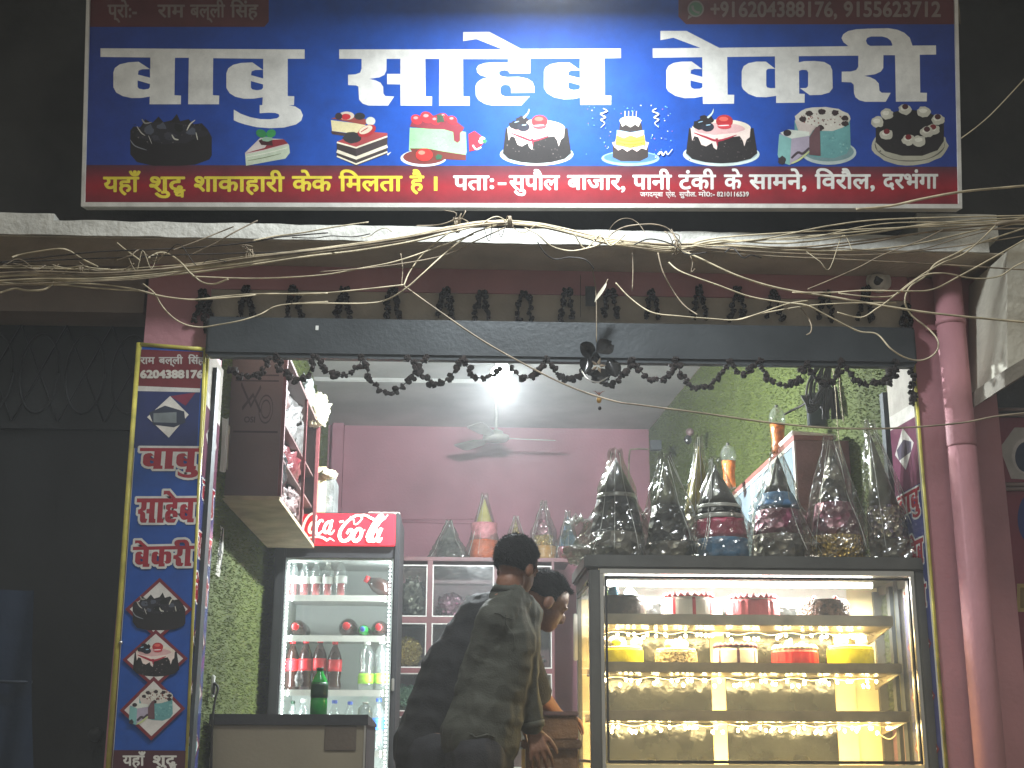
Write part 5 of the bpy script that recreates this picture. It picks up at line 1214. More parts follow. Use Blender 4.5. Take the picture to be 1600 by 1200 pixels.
# ------------------------------------------------------------------ wall cupboard on the right
UY = 6.3
ux0 = P(1243, 690, UY).x; uz1 = P(1243, 688, UY).z; uz0 = P(1243, 880, UY).z
UYe = PZ(1142, 775, uz1).y
rx = lambda y: Rf+(Rb-Rf)*(y-5.75)/(BY-5.75)-.012
t = thing('wall_cupboard', 'pinkish cupboard with white framed glass side on the right turf wall', 'cabinet', ((ux0+rx(UY))/2, (UY+UYe)/2, uz0))
obj('end_panel', MB().box((ux0, UY, uz0), (rx(UY), UY+.02, uz1)), mat('dusty_rose_laminate', C(140, 102, 102), .5), t)
obj('cupboard_top', MB().box((ux0-.01, UY-.005, uz1+.001), (rx(UYe), UYe, uz1+.025)), mat('rose_top', C(140, 88, 80), .5), t)
obj('back_panel', MB().box((rx(UYe)-.02, UY+.021, uz0), (rx(UYe)-.005, UYe, uz1)), M['laminate'], t)
obj('end_panel', MB().box((ux0, UYe-.02, uz0), (rx(UYe)-.021, UYe, uz1)), M['laminate'], t)
obj('cupboard_floor', MB().box((ux0, UY+.001, uz0-.02), (rx(UYe), UYe, uz0-.001)), M['laminate'], t)
n = 3; b = MB()
for k in range(n+1):
    y = UY+.005+(UYe-UY-.04)*k/n; obj('door_stile', MB().box((ux0-.008, y, uz0), (ux0+.004, y+.028, uz1)), M['frame_white'], t)
for k in range(n):
    y = UY+.034+(UYe-UY-.04)*k/n; y2 = UY+.004+(UYe-UY-.04)*(k+1)/n
    obj('glass_pane', MB().box((ux0-.003, y, uz0), (ux0, y2, uz1-.022)), mat('blue_grey_pane_%d' % k, C(132, 150, 158), .18, var=.1, scale=4), t)
    obj('door_rail', MB().box((ux0-.007, y, uz1-.021), (ux0+.003, y2, uz1)), M['frame_white'], t)
tag(obj('white_tray', MB().box((P(1232, 672, UY+.1).x, UY+.05, uz1+.03), (P(1302, 665, UY+.1).x, UY+.4, uz1+.055), bev=.006, rot=Matrix.Rotation(.08, 3, 'Y')), M['white_paint']), 'white tray lying on the pinkish right cupboard under the cables', 'tray')
b = MB()
for k in range(15):
    a = random.uniform(-18, 18); b.tube([P(1290+a*.5+random.uniform(-6, 6), 560, UY+.1), P(1280+a, 600, UY+.12), P(1284+a*1.2, 630+random.uniform(-14, 14), UY+.1), P(1296+a*.6, 605, UY+.08), P(1300+a*.8, 655, UY+.1)], .006, seg=6)
for k in range(5): b.tube([P(1252+k*3, 618, UY+.1), P(1262, 632+k*3, UY+.08), P(1280, 628+k*2, UY+.08), P(1290, 600, UY+.1)], .005, seg=6)
tag(obj('cable_coil', b, M['cable_black']), 'black tangle of cables hanging above the right cupboard', 'cables')
b = MB(); b.box(P(1250, 664, UY+.3), P(1262, 626, UY+.36)).box(P(1272, 650, UY+.3), P(1290, 612, UY+.36)); 
tag(obj('junction_box', MB().box(P(1266, 664, UY+.32), P(1292, 618, UY+.38), bev=.006), M['dark_steel']), 'dark junction box behind the black cable tangle on the right wall', 'box')
b = MB().tube([P(1225, 648, UY+.5), P(1240, 640, UY+.5), P(1258, 630, UY+.45), P(1265, 612, UY+.4), P(1268, 585, UY+.3)], .006); tag(obj('wall_cable', b, M['cable_black']), 'single dark cable looping from the bottle to the cable tangle', 'cable')
for lb, px in (('thin pale string hanging from the beam before the cable tangle', [(1313, 560), (1312, 600), (1316, 640), (1318, 660)]), ('second pale string hanging down to the wrapped hats at right', [(1300, 566), (1306, 620), (1310, 680), (1318, 730)])):
    tag(obj('string', MB().tube([P(x, y, 6.1) for x, y in px], .002, seg=5), M['cable']), lb, 'string')
def domed(label, px, yt, ym, yb, w, Y):
    x = P(px, yt, Y).x; r = w*Y*1.03/2051/2; z0, zm, z1 = P(px, yb, Y).z, P(px, ym, Y).z, P(px, yt, Y).z
    t = thing('candy_jar', label, 'jar', (x, Y, z0), 'orange filled jars on the right cupboard')
    oj = mat('orange_'+str(px), C(206, 116, 56), .35, var=.3, scale=26, bump=.4, bscale=40)
    h = zm-z0
    obj('orange_body', MB().lathe([(r*.78, 0), (r*.8, h*.1), (r*.74, h*.5), (r*.84, h*.8), (r*.9, h)], (x, Y, z0), 18, jit=.03), oj, t)
    d = z1-zm
    obj('clear_dome', MB().lathe([(r*.92, h), (r, h+d*.25), (r*.9, h+d*.55), (r*.5, h+d*.82), (r*.18, h+d*.9)], (x, Y, z0), 18), M['pet'], t)
    obj('tip', MB().lathe([(r*.2, h+d*.9), (r*.2, h+d)], (x, Y, z0), 10), M['whitesheet'], t)
def zon(px, Y): return CAM.z
yA = UY+.35; domed('orange jar with clear dome top on the right cupboard, larger and nearer', 1213, 633, 663, 708, 26, yA)
yB = UYe-.35; domed('orange jar with clear dome top on the right cupboard, smaller and farther', 1137, 692, 721, 762, 25, yB)
t = thing('wall_hook_item', 'small pink and black trinket hung on the right turf wall', 'trinket', P(1077, 680, 9.0))
obj('ball', MB().ell(P(1078, 675, 9.0), .03, 12, 8), M['palepink'], t); obj('tail', MB().ell(P(1075, 687, 9.0), (.028, .02, .035), 12, 8), blk, t)
tag(obj('wall_box', MB().box(P(1017, 702, 9.9), P(1032, 690, 9.96), bev=.004), M['dark_steel']), 'small dark junction box at the far end of the right turf wall', 'box')

# ------------------------------------------------------------------ cake display case
EY, EB = 5.46, 6.06
ex0, ex1 = P(920, 900, EY).x, RX0-.008
ez1 = P(1180, 869, EY).z
t = case = thing('cake_display', 'tall glass cake display case with warm lit steel shelves and grey frame', 'display case', ((ex0+ex1)/2, (EY+EB)/2, SF))
gm = mat('grey_steel', C(98, 98, 94), .4, .5, var=.12, scale=6, bump=.05)
st_ = mat('brushed_steel', C(150, 142, 124), .32, .7, var=.15, scale=10, bump=.08)
warmw = mat('cream_door', C(222, 206, 160), .5, var=.1, scale=4, bump=.05)
obj('case_top', MB().box((ex0-.02, EY-.012, ez1-.058), (ex1+.004, EB+.01, ez1), bev=.008), gm, t)
obj('top_trim', MB().box((ex0+.046, EY-.006, ez1-.078), (ex1-.046, EY+.02, ez1-.0585)), M['chrome'], t)
pw = .046
for X in (ex0, ex1-pw): obj('front_post', MB().box((X, EY-.008, SF), (X+pw, EY+.03, ez1-.0585), bev=.006), gm, t)
for X, s in ((ex0+pw+.0005, 1), (ex1-pw-.0145, 1)): obj('post_trim', MB().box((X, EY-.004, SF), (X+.014, EY+.02, ez1-.079)), M['chrome'], t)
b = MB(); bt = .009; a0, a1 = ex0+pw+.02, ex1-pw-.02; zt = ez1-.088; zb_ = P(1100, 1193, EY).z
obj('window_gasket', MB().box((a0, EY-.005, zb_), (a0+bt, EY+.012, zt)), M['black_plastic'], t)
obj('window_gasket', MB().box((a1-bt, EY-.005, zb_), (a1, EY+.012, zt)), M['black_plastic'], t)
obj('window_gasket', MB().box((a0+bt, EY-.0045, zt-bt), (a1-bt, EY+.0115, zt)), M['black_plastic'], t)
obj('window_gasket', MB().box((a0+bt, EY-.0045, zb_), (a1-bt, EY+.0115, zb_+.012)), M['black_plastic'], t)
obj('sill_light', MB().box((ex0+pw+.016, EY-.003, SF+.4), (ex1-pw-.016, EY+.02, zb_-.004)), warmw, t)
obj('front_glass', MB().box((a0+bt, EY+.002, zb_+.012), (a1-bt, EY+.006, zt-bt)), M['glass'], t)
for X, nm in ((ex0, 'side'), (ex1-.02, 'side')):
    obj('rear_post', MB().box((X, EB-.04, SF), (X+.02, EB, ez1-.0585)), gm, t)
    obj('side_glass', MB().box((X+.008, EY+.031, SF+.02), (X+.012, EB-.041, ez1-.10)), M['glass'], t)
    obj('side_rail', MB().box((X, EY+.031, ez1-.10), (X+.02, EB-.041, ez1-.0585)), gm, t)
obj('side_trim', MB().box((ex0-.003, EY+.04, ez1-.125), (ex0+.006, EB-.05, ez1-.112)), M['black_plastic'], t)
obj('side_trim', MB().box((ex0-.003, EY+.04, zb_+.0), (ex0+.006, EB-.05, zb_+.012)), M['black_plastic'], t)
b = MB(); obj('side_latch', MB().box((ex0-.02, EB-.06, P(890, 1030, 5.9).z), (ex0-.001, EB-.045, P(890, 955, 5.9).z), bev=.004), M['chrome'], t)
# rear wall: sliding doors of dark glass in cream stiles, white strip at the top
RYY = EB-.03
def rx_(px): return P(px, 1000, RYY).x
def rz(py): return P(1130, py, RYY).z
obj('rear_panel', MB().box((ex0+.021, RYY+.012, SF), (ex1-.021, RYY+.02, ez1-.06)), warmw, t)
obj('white_strip', MB().box((ex0+.021, RYY+.002, rz(938)), (rx_(1327), RYY+.0115, ez1-.062)), M['white_paint'], t)
dark = mat('dark_sliding_glass', C(48, 50, 46), .12, var=.25, scale=7, bump=.12, bscale=24, spec=.8)
for a, b2 in ((940, 1108), (1131, 1299)):
    obj('sliding_door', MB().box((rx_(a), RYY-.004, SF+.1), (rx_(b2), RYY+.0015, rz(940))), dark, t)
obj('door_stile', MB().box((rx_(1109), RYY-.008, SF), (rx_(1130), RYY+.0118, rz(939))), warmw, t)
obj('door_stile', MB().box((rx_(1300), RYY-.006, SF), (rx_(1331), RYY+.0118, rz(939))), warmw, t)
obj('rear_rail', MB().box((rx_(1368), RYY-.012, SF), (rx_(1380), RYY+.0119, ez1-.08)), gm, t)
# inner right side: steel frame seen through the glass
obj('inner_frame', MB().box((ex1-.040, EY+.10, SF), (ex1-.022, EY+.13, ez1-.08)), M['chrome'], t)
obj('inner_frame', MB().box((ex1-.040, EY+.35, SF), (ex1-.022, EY+.39, ez1-.08)), M['dark_steel'], t)
# tube lamp at the top
tz = P(1150, 913, 5.74).z
tx0, tx1 = P(947, 913, 5.74).x, P(1362, 913, 5.74).x
obj('tube_lamp', MB().lathe([(.013, tx0), (.013, tx1)], (0, 5.74, tz+.0), 12, axis='X'), emit('tube_white', (1, .985, .93), 22), t)
l = bpy.data.lights.new('tube_light', 'AREA'); l.shape = 'RECTANGLE'; l.size = tx1-tx0; l.size_y = .03; l.energy = 85; l.color = (1, .97, .90)
lo = bpy.data.objects.new('tube_light', l); COL.objects.link(lo); lo.parent = t; lo.matrix_world = Matrix.Translation(Vector(((tx0+tx1)/2, 5.74, tz-.02))-t.location)
# steel trays with lamps beneath
warm = emit('warm_led', (1, .78, .36), 70)
lamp_me = bpy.data.meshes.new('led_lamp'); _b = MB().lathe([(.001, -.010), (.005, -.006), (.0065, 0), (.005, .005), (.002, .007)], (0, 0, 0), 8); lamp_me.from_pydata(_b.v, [], _b.f); lamp_me.materials.append(warm); lamp_me.update()
trays = []
TY0, TY1 = 5.56, 5.95
for k, (yt, yb2, xa, xb) in enumerate(((960, 977, 934, 1395), (1035, 1051, 931, 1409), (1110, 1127, 928, 1421))):
    za, zb2 = P(1150, yt, TY0).z, P(1150, yb2, TY0).z
    X0, X1 = max(P(xa, yt, TY0).x, ex0+.024), P(xb, yt, TY0).x
    tr = obj('steel_tray', MB().box((X0, TY0, zb2), (X1, TY0+.012, za), bev=.002).box((X0, TY0+.0125, zb2), (X1, TY1, zb2+.006)).box((X0, TY1+.0005, zb2), (X1, TY1+.008, za-.01)), st_, t)
    trays.append((za, zb2, X0, X1))
    obj('lamp_wire', MB().tube([Vector((X0+(X1-X0)*i/40, TY1-.12+.008*math.sin(i*2.1), zb2-.012-.006*math.sin(i*1.3))) for i in range(41)], .002, seg=5, sub=2), M['cable'], tr)
    obj('bracket', MB().prism([(X1+.001, TY0+.02, zb2+.005), (X1+.001, TY1, zb2+.005), (X1+.001, TY1, zb2-.05)], (.006, 0, 0)), st_, tr)
    x = X0+.03
    while x < X1-.02:
        n_ = random.randint(2, 5)
        for i in range(n_):
            o = bpy.data.objects.new('led_lamp', lamp_me); COL.objects.link(o); o.parent = tr
            o.location = Vector((x, TY1-.12+random.uniform(-.05, .05), zb2-.020-random.choice((0, 0, .012, .02))))-t.location
            o.rotation_euler = (random.uniform(-.5, .5), random.uniform(-.5, .5), 0); x += random.uniform(.014, .026)
        x += random.uniform(.015, .05)
    l = bpy.data.lights.new('tray_light', 'AREA'); l.shape = 'RECTANGLE'; l.size = X1-X0-.1; l.size_y = .26; l.energy = 36; l.color = (1, .72, .32)
    lo = bpy.data.objects.new('tray_light', l); COL.objects.link(lo); lo.parent = t; lo.matrix_world = Matrix.Translation(Vector(((X0+X1)/2, TY1-.21, zb2-.006))-t.location)
# price slips and loop of wire
obj('loose_wire', MB().tube([P(x, y, TY1-.1) for x, y in ((1372, 1146), (1388, 1155), (1398, 1150), (1402, 1140))], .003, seg=5), M['cable'], t)

# cakes
def colm(name, col, **k):
    if name not in M: M[name] = mat(name, col, **k)
    return M[name]
CYK = 5.74
def cake(label, px, w, ytop, tray, side, top, deco, Y=CYK, flute=0, stripes=None, toppings=()):
    za = trays[tray][1]+.007
    x = P(px, 950, Y).x; r = w*Y*1.02/2051/2; Hh = max(.05, P(px, ytop, Y-r*.8).z-za-.006)
    t = thing('cake', label, 'cake', (x, Y, za), 'cakes in the display case')
    obj('cake_board', MB().lathe([(r*1.06, 0), (r*1.06, .005)], (x, Y, za), 26), M['white_paint'], t)
    seg = 48; b = MB(); pf = [(r*.98, .0055), (r, .012), (r, Hh*.55), (r*.99, Hh*.92), (r*.94, Hh)]
    vs = []; fs = []; mi = []
    for k, (rr, h) in enumerate(pf):
        for i in range(seg):
            a = 2*math.pi*i/seg; q = rr*(1+(.035*abs(math.sin(a*flute/2)) if flute else .006*noise.noise(Vector((a*4, h*60, px)))))
            vs.append((x+q*math.cos(a), Y+q*math.sin(a), za+h))
    b = MB()
    for k in range(len(pf)-1):
        for i in range(seg):
            j = (i+1) % seg
            m_ = 0
            if stripes: m_ = 2 if (i % stripes[0]) < stripes[1] else 0
            b.add([vs[k*seg+i], vs[k*seg+j], vs[(k+1)*seg+j], vs[(k+1)*seg+i]], [(0, 1, 2, 3)], m_, False)
    obj('cake_side', b, [side, top, deco], t)
    b = MB(); b.lathe([(r*.95, Hh+.0005), (r*.90, Hh+.008), (r*.5, Hh+.010), (.001, Hh+.010)], (x, Y, za), 36); obj('icing_top', b, top, t)
    if deco is not None and 'rim' in toppings:
        b = MB()
        for i in range(22):
            a = 2*math.pi*i/22; b.lathe([(.011, 0), (.014, .006), (.009, .014), (.001, .022)], (x+r*.9*math.cos(a), Y+r*.9*math.sin(a), za+Hh+.004), 7)
        obj('piped_rim', b, deco, t)
    for kind in toppings:
        if kind == 'rim': continue
        m_, n_, s = kind
        for i in range(n_):
            a = 2*math.pi*i/n_+random.uniform(-.3, .3)+math.pi*1.2; q = r*random.uniform(.35, .72)
            b = MB(); c = Vector((x+q*math.cos(a), Y+q*math.sin(a), za+Hh+.008+s*.7))
            b.ell(c, (s, s, s*.95), 12, 8, nz=.25)
            obj('topping', b, m_, t)
    return t
wht = colm('white_icing', C(238, 234, 222), rough=.4, var=.04)
cho = colm('choc_icing', C(74, 66, 56), rough=.4, var=.25, scale=30, bump=.4)
pnk = colm('pink_icing', C(220, 112, 120), rough=.4, var=.12, scale=20)
redi = colm('red_icing', C(196, 40, 46), rough=.35, var=.12, scale=20)
yeli = colm('yellow_icing', C(226, 220, 40), rough=.4, var=.12, scale=20)
orgi = colm('orange_icing', C(226, 120, 30), rough=.4, var=.1)
crmi = colm('cream_icing', C(226, 206, 150), rough=.45, var=.1, scale=30)
pur = colm('purple_line', C(90, 50, 84), rough=.4)
blui = colm('blue_icing', C(120, 180, 216), rough=.4); grni = colm('green_icing', C(120, 160, 70), rough=.5)
flk = colm('choc_flakes', C(120, 92, 72), rough=.5, var=.5, scale=50, bump=1.0, bscale=90)
cake('dark chocolate cake with blue and green tops on the top tray, leftmost', 972, 74, 930, 0, cho, cho, cho, toppings=((blui, 2, .024), (grni, 2, .02)))
cake('white cake with red vertical stripes and red piped rim on the top tray', 1075, 80, 931, 0, wht, wht, redi, stripes=(6, 1), toppings=('rim',))
cake('pink fluted cake with a pale top on the top tray', 1176, 78, 934, 0, pnk, wht, pnk, flute=30, toppings=('rim',))
cake('cake coated in chocolate flakes with cherries, rightmost on the top tray', 1286, 80, 936, 0, flk, flk, flk, toppings=((redi, 5, .009),))
cake('yellow and orange banded cake with white mounds, leftmost on the second tray', 972, 62, 1010, 1, yeli, wht, orgi, toppings=((wht, 3, .026), (yeli, 1, .022)))
cake('basket weave cream cake with a white green topped mound on the second tray', 1054, 64, 1013, 1, colm('basket', C(190, 172, 130), rough=.5, var=.4, scale=60, bump=1, bscale=80), wht, grni, toppings=((wht, 3, .024), (grni, 1, .012)))
cake('white cake with thin purple vertical lines on the second tray', 1146, 66, 1010, 1, wht, wht, pur, stripes=(7, 1), toppings=('rim',))
cake('bright red fluted cake with white top on the second tray', 1238, 68, 1013, 1, redi, wht, wht, flute=30, toppings=('rim', (wht, 2, .02)))
cake('bright yellow cake with white and blue topping, rightmost on the second tray', 1324, 70, 1008, 1, yeli, wht, yeli, toppings=((wht, 3, .026), (blui, 1, .02)))
# orange lower half of the banded cake
for lb, px, tr, r, m, z in (('pink pastry between the chocolate and striped cakes on the top tray', 1024, 0, .02, pnk, .0), ('pink pastry between the two pink cakes on the top tray', 1128, 0, .022, pnk, 0), ('tan shell pastry between the pink and flaked cakes', 1230, 0, .022, crmi, 0), ('green pastry beside the basket weave cake', 1013, 1, .024, grni, 0), ('small tan pastry right of the basket weave cake', 1098, 1, .022, crmi, 0), ('brown pastry left of the bright red cake', 1192, 1, .026, flk, 0), ('green pastry left of the bright yellow cake', 1284, 1, .024, grni, 0)):
    x = P(px, 950, 5.82).x; za = trays[tr][1]+.007
    b = MB(); b.ell((x, 5.82, za+r*.8), (r*1.3, r*1.2, r), 16, 10, nz=.25, ns=12)
    for v in b.v: v.z = max(v.z, za)
    tag(obj('pastry', b, m), lb, 'pastry', 'pastries between the cakes')
za = trays[2][1]+.007
c = P(972, 1100, 5.7); t2 = thing('pastry_tray', 'clear ridged plastic tray with pastry scraps on the lowest tray', 'tray', (c.x, 5.7, za))
obj('tray_base', MB().box((c.x-.09, 5.64, za), (c.x+.09, 5.80, za+.008), bev=.003), M['film'], t2)
obj('tray_wall', MB().box((c.x-.09, 5.64, za+.0085), (c.x+.09, 5.643, za+.035)), M['film'], t2)
obj('scrap', MB().ell((c.x, 5.71, za+.02), (.07, .05, .012), 14, 8, nz=.4), flk, t2)
tag(obj('pastry', MB().ell((P(1078, 1100, 5.72).x, 5.72, za+.012), (.05, .035, .012), 14, 8, nz=.3), crmi), 'flat tan pastry lying on the lowest tray', 'pastry')

# ------------------------------------------------------------------ wrapped party hats
def hat_metal(n, col, r=.3): return colm(n, col, rough=r, metal=.75, var=.2, scale=10, bump=.15)
gun = hat_metal('gunmetal_card', C(112, 112, 106)); dkf = foil('dark_foil', C(34, 34, 32), C(70, 68, 62), 20, .42)
M['dark_foil'] = dkf
olive = colm('olive_card', C(104, 104, 82), rough=.4, metal=.3); yelc = colm('yellow_card', C(190, 178, 92), rough=.45); bluc = colm('blue_card', C(86, 130, 170), rough=.4, var=.25, scale=18)
pinkf = FO['pink']; goldf = FO['gold']; silf = FO['silver']; magc = colm('magenta_card', C(186, 60, 96), rough=.35, var=.2, scale=18); orac = colm('orange_card', C(214, 96, 34), rough=.35, var=.15, scale=18, bump=.5)
ringm = colm('pale_ring', C(176, 176, 168), rough=.3, metal=.4)
def hats(label, px, Y, zbase, ytop, wpx, layers, wrap=True, lean=0.0, grp='wrapped party hats on the display case', wm='film', crown=.5):
    """layers: (height fraction from, to, radius factor from, to, material, part name)"""
    x = P(px, ytop, Y).x; ztop = P(px, ytop, Y).z; Hh = ztop-zbase; r = wpx*Y*1.03/2051/2
    t = thing('party_hats', label, 'party hats', (x, Y, zbase), grp)
    R = Matrix.Shear('XY', 3, (lean, 0))
    for k, (h0, h1, r0, r1, m_, nm) in enumerate(layers):
        pf = [(max(.001, r*(r0+(r1-r0)*i/4)), Hh*(h0+(h1-h0)*i/4)+.0005*k) for i in range(5)]
        b = MB().lathe(pf, (0, 0, 0), 26)
        for v in b.v:
            q = noise.noise(v*40+Vector((px, k, 0)))*.05
            v.x *= 1+q; v.y *= 1+q
            v.x += lean*v.z; v += Vector((x, Y, zbase))
        obj(nm, b, m_, t)
    if wrap:
        b = MB(); n = 34; rnd = random.Random(px)
        def fn(u, v):
            a = u*2*math.pi; h = v
            base = 1.30*(1-h)**.72+.05+.20*math.exp(-((h-.10)/.12)**2)+.22*max(0, h-.90)/.10*(.5+.5*math.sin(a*5+px))
            cr_ = 1+crown*.55*noise.noise(Vector((math.cos(a)*2.2, math.sin(a)*2.2, h*5+px)))+crown*.9*(1-h)*(.5-abs(noise.noise(Vector((math.cos(a)*5, math.sin(a)*5, h*9+px)))))
            q = r*base*cr_
            return Vector((x+q*math.cos(a)+lean*Hh*h, Y+q*math.sin(a)*.9, zbase+.002+Hh*1.07*h*(1+.03*math.sin(a*3+px)*h)))
        b.grid(fn, n, 26, smooth=False); obj('plastic_wrap', b, M[wm], t)
        b = MB()
        for j in range(3):
            a = rnd.uniform(3.4, 6.0); b.tube([fn((a/6.283) % 1, v) + Vector((0, -.004, 0)) for v in (.06, .25, .5, .75, .97)], .0016, seg=4)
        obj('wrap_edge', b, ringm, t)
    return t
zc = ez1+.002; HY2 = 5.70
hats('gunmetal cone party hats with a pale ring, leftmost large bundle on the display case', 962, HY2, zc, 716, 84, [(0, .26, 1.0, 1.0, silf, 'lower_band'), (.26, .60, .98, .72, M['dark_foil'], 'dark_band'), (.60, .64, .74, .70, ringm, 'ring'), (.64, 1, .70, .01, gun, 'cone')], crown=.42)
hats('dark greenish party hats in clear film, second large bundle on the display case', 1045, HY2, zc, 722, 78, [(0, .18, 1.0, .98, silf, 'lower_band'), (.18, .55, .95, .60, M['dark_foil'], 'dark_band'), (.55, 1, .5, .01, olive, 'cone')], lean=-.05)
hats('yellow and cream party hats wrapped with silver film, standing behind the others', 1088, 6.02, zc-.005, 698, 50, [(0, .45, 1.0, 1.0, silf, 'silver_band'), (.45, 1, .95, .05, yelc, 'cone')], lean=.02)
hats('grey cone party hats over pink and blue bands on the display case', 1126, HY2-.06, zc, 728, 78, [(0, .22, 1.02, 1.0, bluc, 'blue_band'), (.22, .42, 1.0, .92, magc, 'pink_band'), (.42, .47, .93, .92, ringm, 'ring'), (.475, .53, .9, .86, M['dark_foil'], 'dark_band'), (.53, .57, .88, .84, ringm, 'ring'), (.57, 1, .80, .01, gun, 'cone')], lean=-.06, crown=.38)
hats('party hats with a blue printed cone and pink sparkle below, in clear film', 1208, HY2, zc, 712, 82, [(0, .25, 1.0, .95, silf, 'lower_band'), (.25, .48, .92, .8, pinkf, 'pink_band'), (.50, .64, .84, .55, bluc, 'blue_band'), (.64, 1, .52, .01, gun, 'cone')], lean=.04)
hats('crumpled clear bundle of silver, pink and yellow foil hats near the right end', 1298, HY2-.02, zc, 698, 84, [(0, .22, 1.0, .95, goldf, 'gold_band'), (.22, .5, .9, .7, pinkf, 'pink_band'), (.5, 1, .62, .02, silf, 'cone')], crown=.45)
hats('tall narrow clear film cone of mauve hats at the right pillar', 1384, HY2-.05, zc, 676, 70, [(0, .16, 1.0, .98, silf, 'lower_band'), (.16, .42, .95, .75, FO['multi'], 'mauve_band'), (.42, 1, .66, .02, olive, 'cone')], lean=-.13, crown=.3)
bag((P(905, 830, 5.8).x, 5.8, zc+.10), (.07, .07, .11), 'film', 'pale knotted plastic bag at the left end of the display case top', seed=31)
bag((P(920, 862, 5.62).x, 5.62, zc+.03), (.11, .06, .035), 'film', 'crumpled clear film lying at the left end of the display case top', seed=32)
zg = gzt+.031; GH = GY+.2
gb = 'party hats on the back cabinet'
hats('dark foil party hat bundle, leftmost on the back cabinet', 702, GH, zg, 818, 40, [(0, .5, 1, .8, M['dark_foil'], 'lower_band'), (.5, 1, .7, .02, gun, 'cone')], grp=gb, wm='film_dark')
hats('yellow cone party hats over pink and orange wrapped bases on the back cabinet', 757, GH, zg, 780, 42, [(0, .32, 1, 1, orac, 'orange_base'), (.33, .6, .96, .94, colm('dusty_pink', C(184, 120, 124), rough=.3, var=.2, scale=20, bump=.6), 'pink_band'), (.6, 1, .62, .03, yelc, 'cone')], grp=gb, crown=.15)
hats('gold cone party hat rising behind the black haired head', 806, GH, zg, 812, 34, [(0, .4, 1, .9, goldf, 'lower_band'), (.4, 1, .62, .02, goldf, 'cone')], grp=gb)
hats('silver and pink cone party hats with an amber base on the back cabinet', 849, GH, zg, 790, 38, [(0, .26, 1, 1, colm('amber_card', C(190, 140, 60), rough=.4), 'amber_base'), (.26, .45, .8, .8, goldf, 'gold_band'), (.45, 1, .78, .02, pinkf, 'cone')], grp=gb)
hats('blue cone party hats with a pink base, rightmost on the back cabinet', 887, GH, zg, 805, 32, [(0, .3, 1, 1, magc, 'pink_base'), (.3, .55, .9, .7, bluc, 'blue_band'), (.55, 1, .6, .02, bluc, 'cone')], grp=gb)

# ------------------------------------------------------------------ small wooden table by the case
TYF = 5.50
tx0, tx1 = P(822, 1170, TYF).x, ex0-.03
tz1 = P(850, 1156, TYF).z
t = thing('wooden_table', 'small dark wooden table beside the cake display, under the hand', 'table', ((tx0+tx1)/2, TYF+.2, SF))
obj('table_top', MB().box((tx0-.02, TYF, tz1-.035), (tx1, TYF+.42, tz1), bev=.006), M['wood'], t)
obj('apron', MB().box((tx0, TYF+.02, tz1-.11), (tx1-.02, TYF+.04, tz1-.036)), M['wood'], t)
for X in (tx0, tx1-.05):
    for Yq in (TYF+.041, TYF+.36): obj('leg', MB().box((X, Yq, SF), (X+.04, Yq+.04, tz1-.036)), M['ply'], t)
t2 = thing('wooden_box', 'dark brown wooden box standing behind on the small table', 'box', P(865, 1150, TYF+.2))
obj('box_body', MB().box((P(832, 1130, TYF+.2).x, TYF+.14, tz1+.001), (tx1-.004, TYF+.40, P(850, 1117, TYF+.2).z-.006), bev=.006), M['wood'], t2)
obj('box_lid', MB().box((P(830, 1130, TYF+.2).x, TYF+.13, P(850, 1117, TYF+.2).z-.0055), (tx1-.002, TYF+.41, P(850, 1112, TYF+.2).z), bev=.004), M['laminate'], t2)

# ------------------------------------------------------------------ people
skin = mat('skin', C(112, 76, 56), .5, var=.1, scale=12, bump=.12, bscale=120)
hair = mat('black_hair', C(26, 24, 23), .8, spec=.12, var=.3, scale=40, bump=.8, bscale=160)
shirtm = mat('olive_shirt', C(54, 55, 46), .8, var=.05, scale=9, bump=.25, bscale=160)
blackm = mat('black_shirt', C(20, 20, 21), .85, var=.14, scale=9, bump=.25, bscale=140)
jeanm = mat('dark_jeans', C(32, 32, 36), .85, var=.2, scale=14, bump=.3, bscale=200)
shoem = mat('shoe', C(40, 36, 34), .6)
def remesh(name, mb, m, parent, vox, smooth=6, fold=0.0, fs=9.0):
    me = bpy.data.meshes.new(name); me.from_pydata(mb.v, [], mb.f)
    o = bpy.data.objects.new(name, me); COL.objects.link(o)
    r = o.modifiers.new('r', 'REMESH'); r.mode = 'VOXEL'; r.voxel_size = vox; r.use_smooth_shade = True
    if smooth: s = o.modifiers.new('s', 'SMOOTH'); s.iterations = smooth; s.factor = .5
    bpy.context.view_layer.update()
    m2 = bpy.data.meshes.new_from_object(o.evaluated_get(bpy.context.evaluated_depsgraph_get()))
    bpy.data.objects.remove(o)
    off = rootof(parent).location
    nor = [v.normal.copy() for v in m2.vertices]
    for v, n_ in zip(m2.vertices, nor):
        if fold:
            p = v.co
            w = noise.noise(Vector((p.x*fs, p.y*fs, p.z*fs*.45)))+.5*noise.noise(Vector((p.x*fs*2.3+4, p.y*fs*2.3, p.z*fs*1.5)))
            w2 = .9-2.6*abs(noise.noise(Vector((p.x*11+p.z*10, p.y*11, p.z*8-p.x*9))))**.8
            v.co += n_*fold*(w+.5*w2)
        v.co -= off
    m2.materials.clear(); m2.materials.append(m)
    for f in m2.polygons: f.use_smooth = True
    o2 = bpy.data.objects.new(name, m2); COL.objects.link(o2); o2.parent = parent
    m2.name = name
    return o2
def caps(b, pts, rs, n=10):
    """a tapered limb through the given joints"""
    pts = [Vector(p) for p in pts]
    for (p, q), (r0, r1) in zip(zip(pts, pts[1:]), zip(rs, rs[1:])):
        d = q-p; k = max(2, int(d.length/(min(r0, r1)*.45)))
        for i in range(k+1):
            f = i/k; b.ell(p+d*f, r0+(r1-r0)*f, n, 7)
    return b
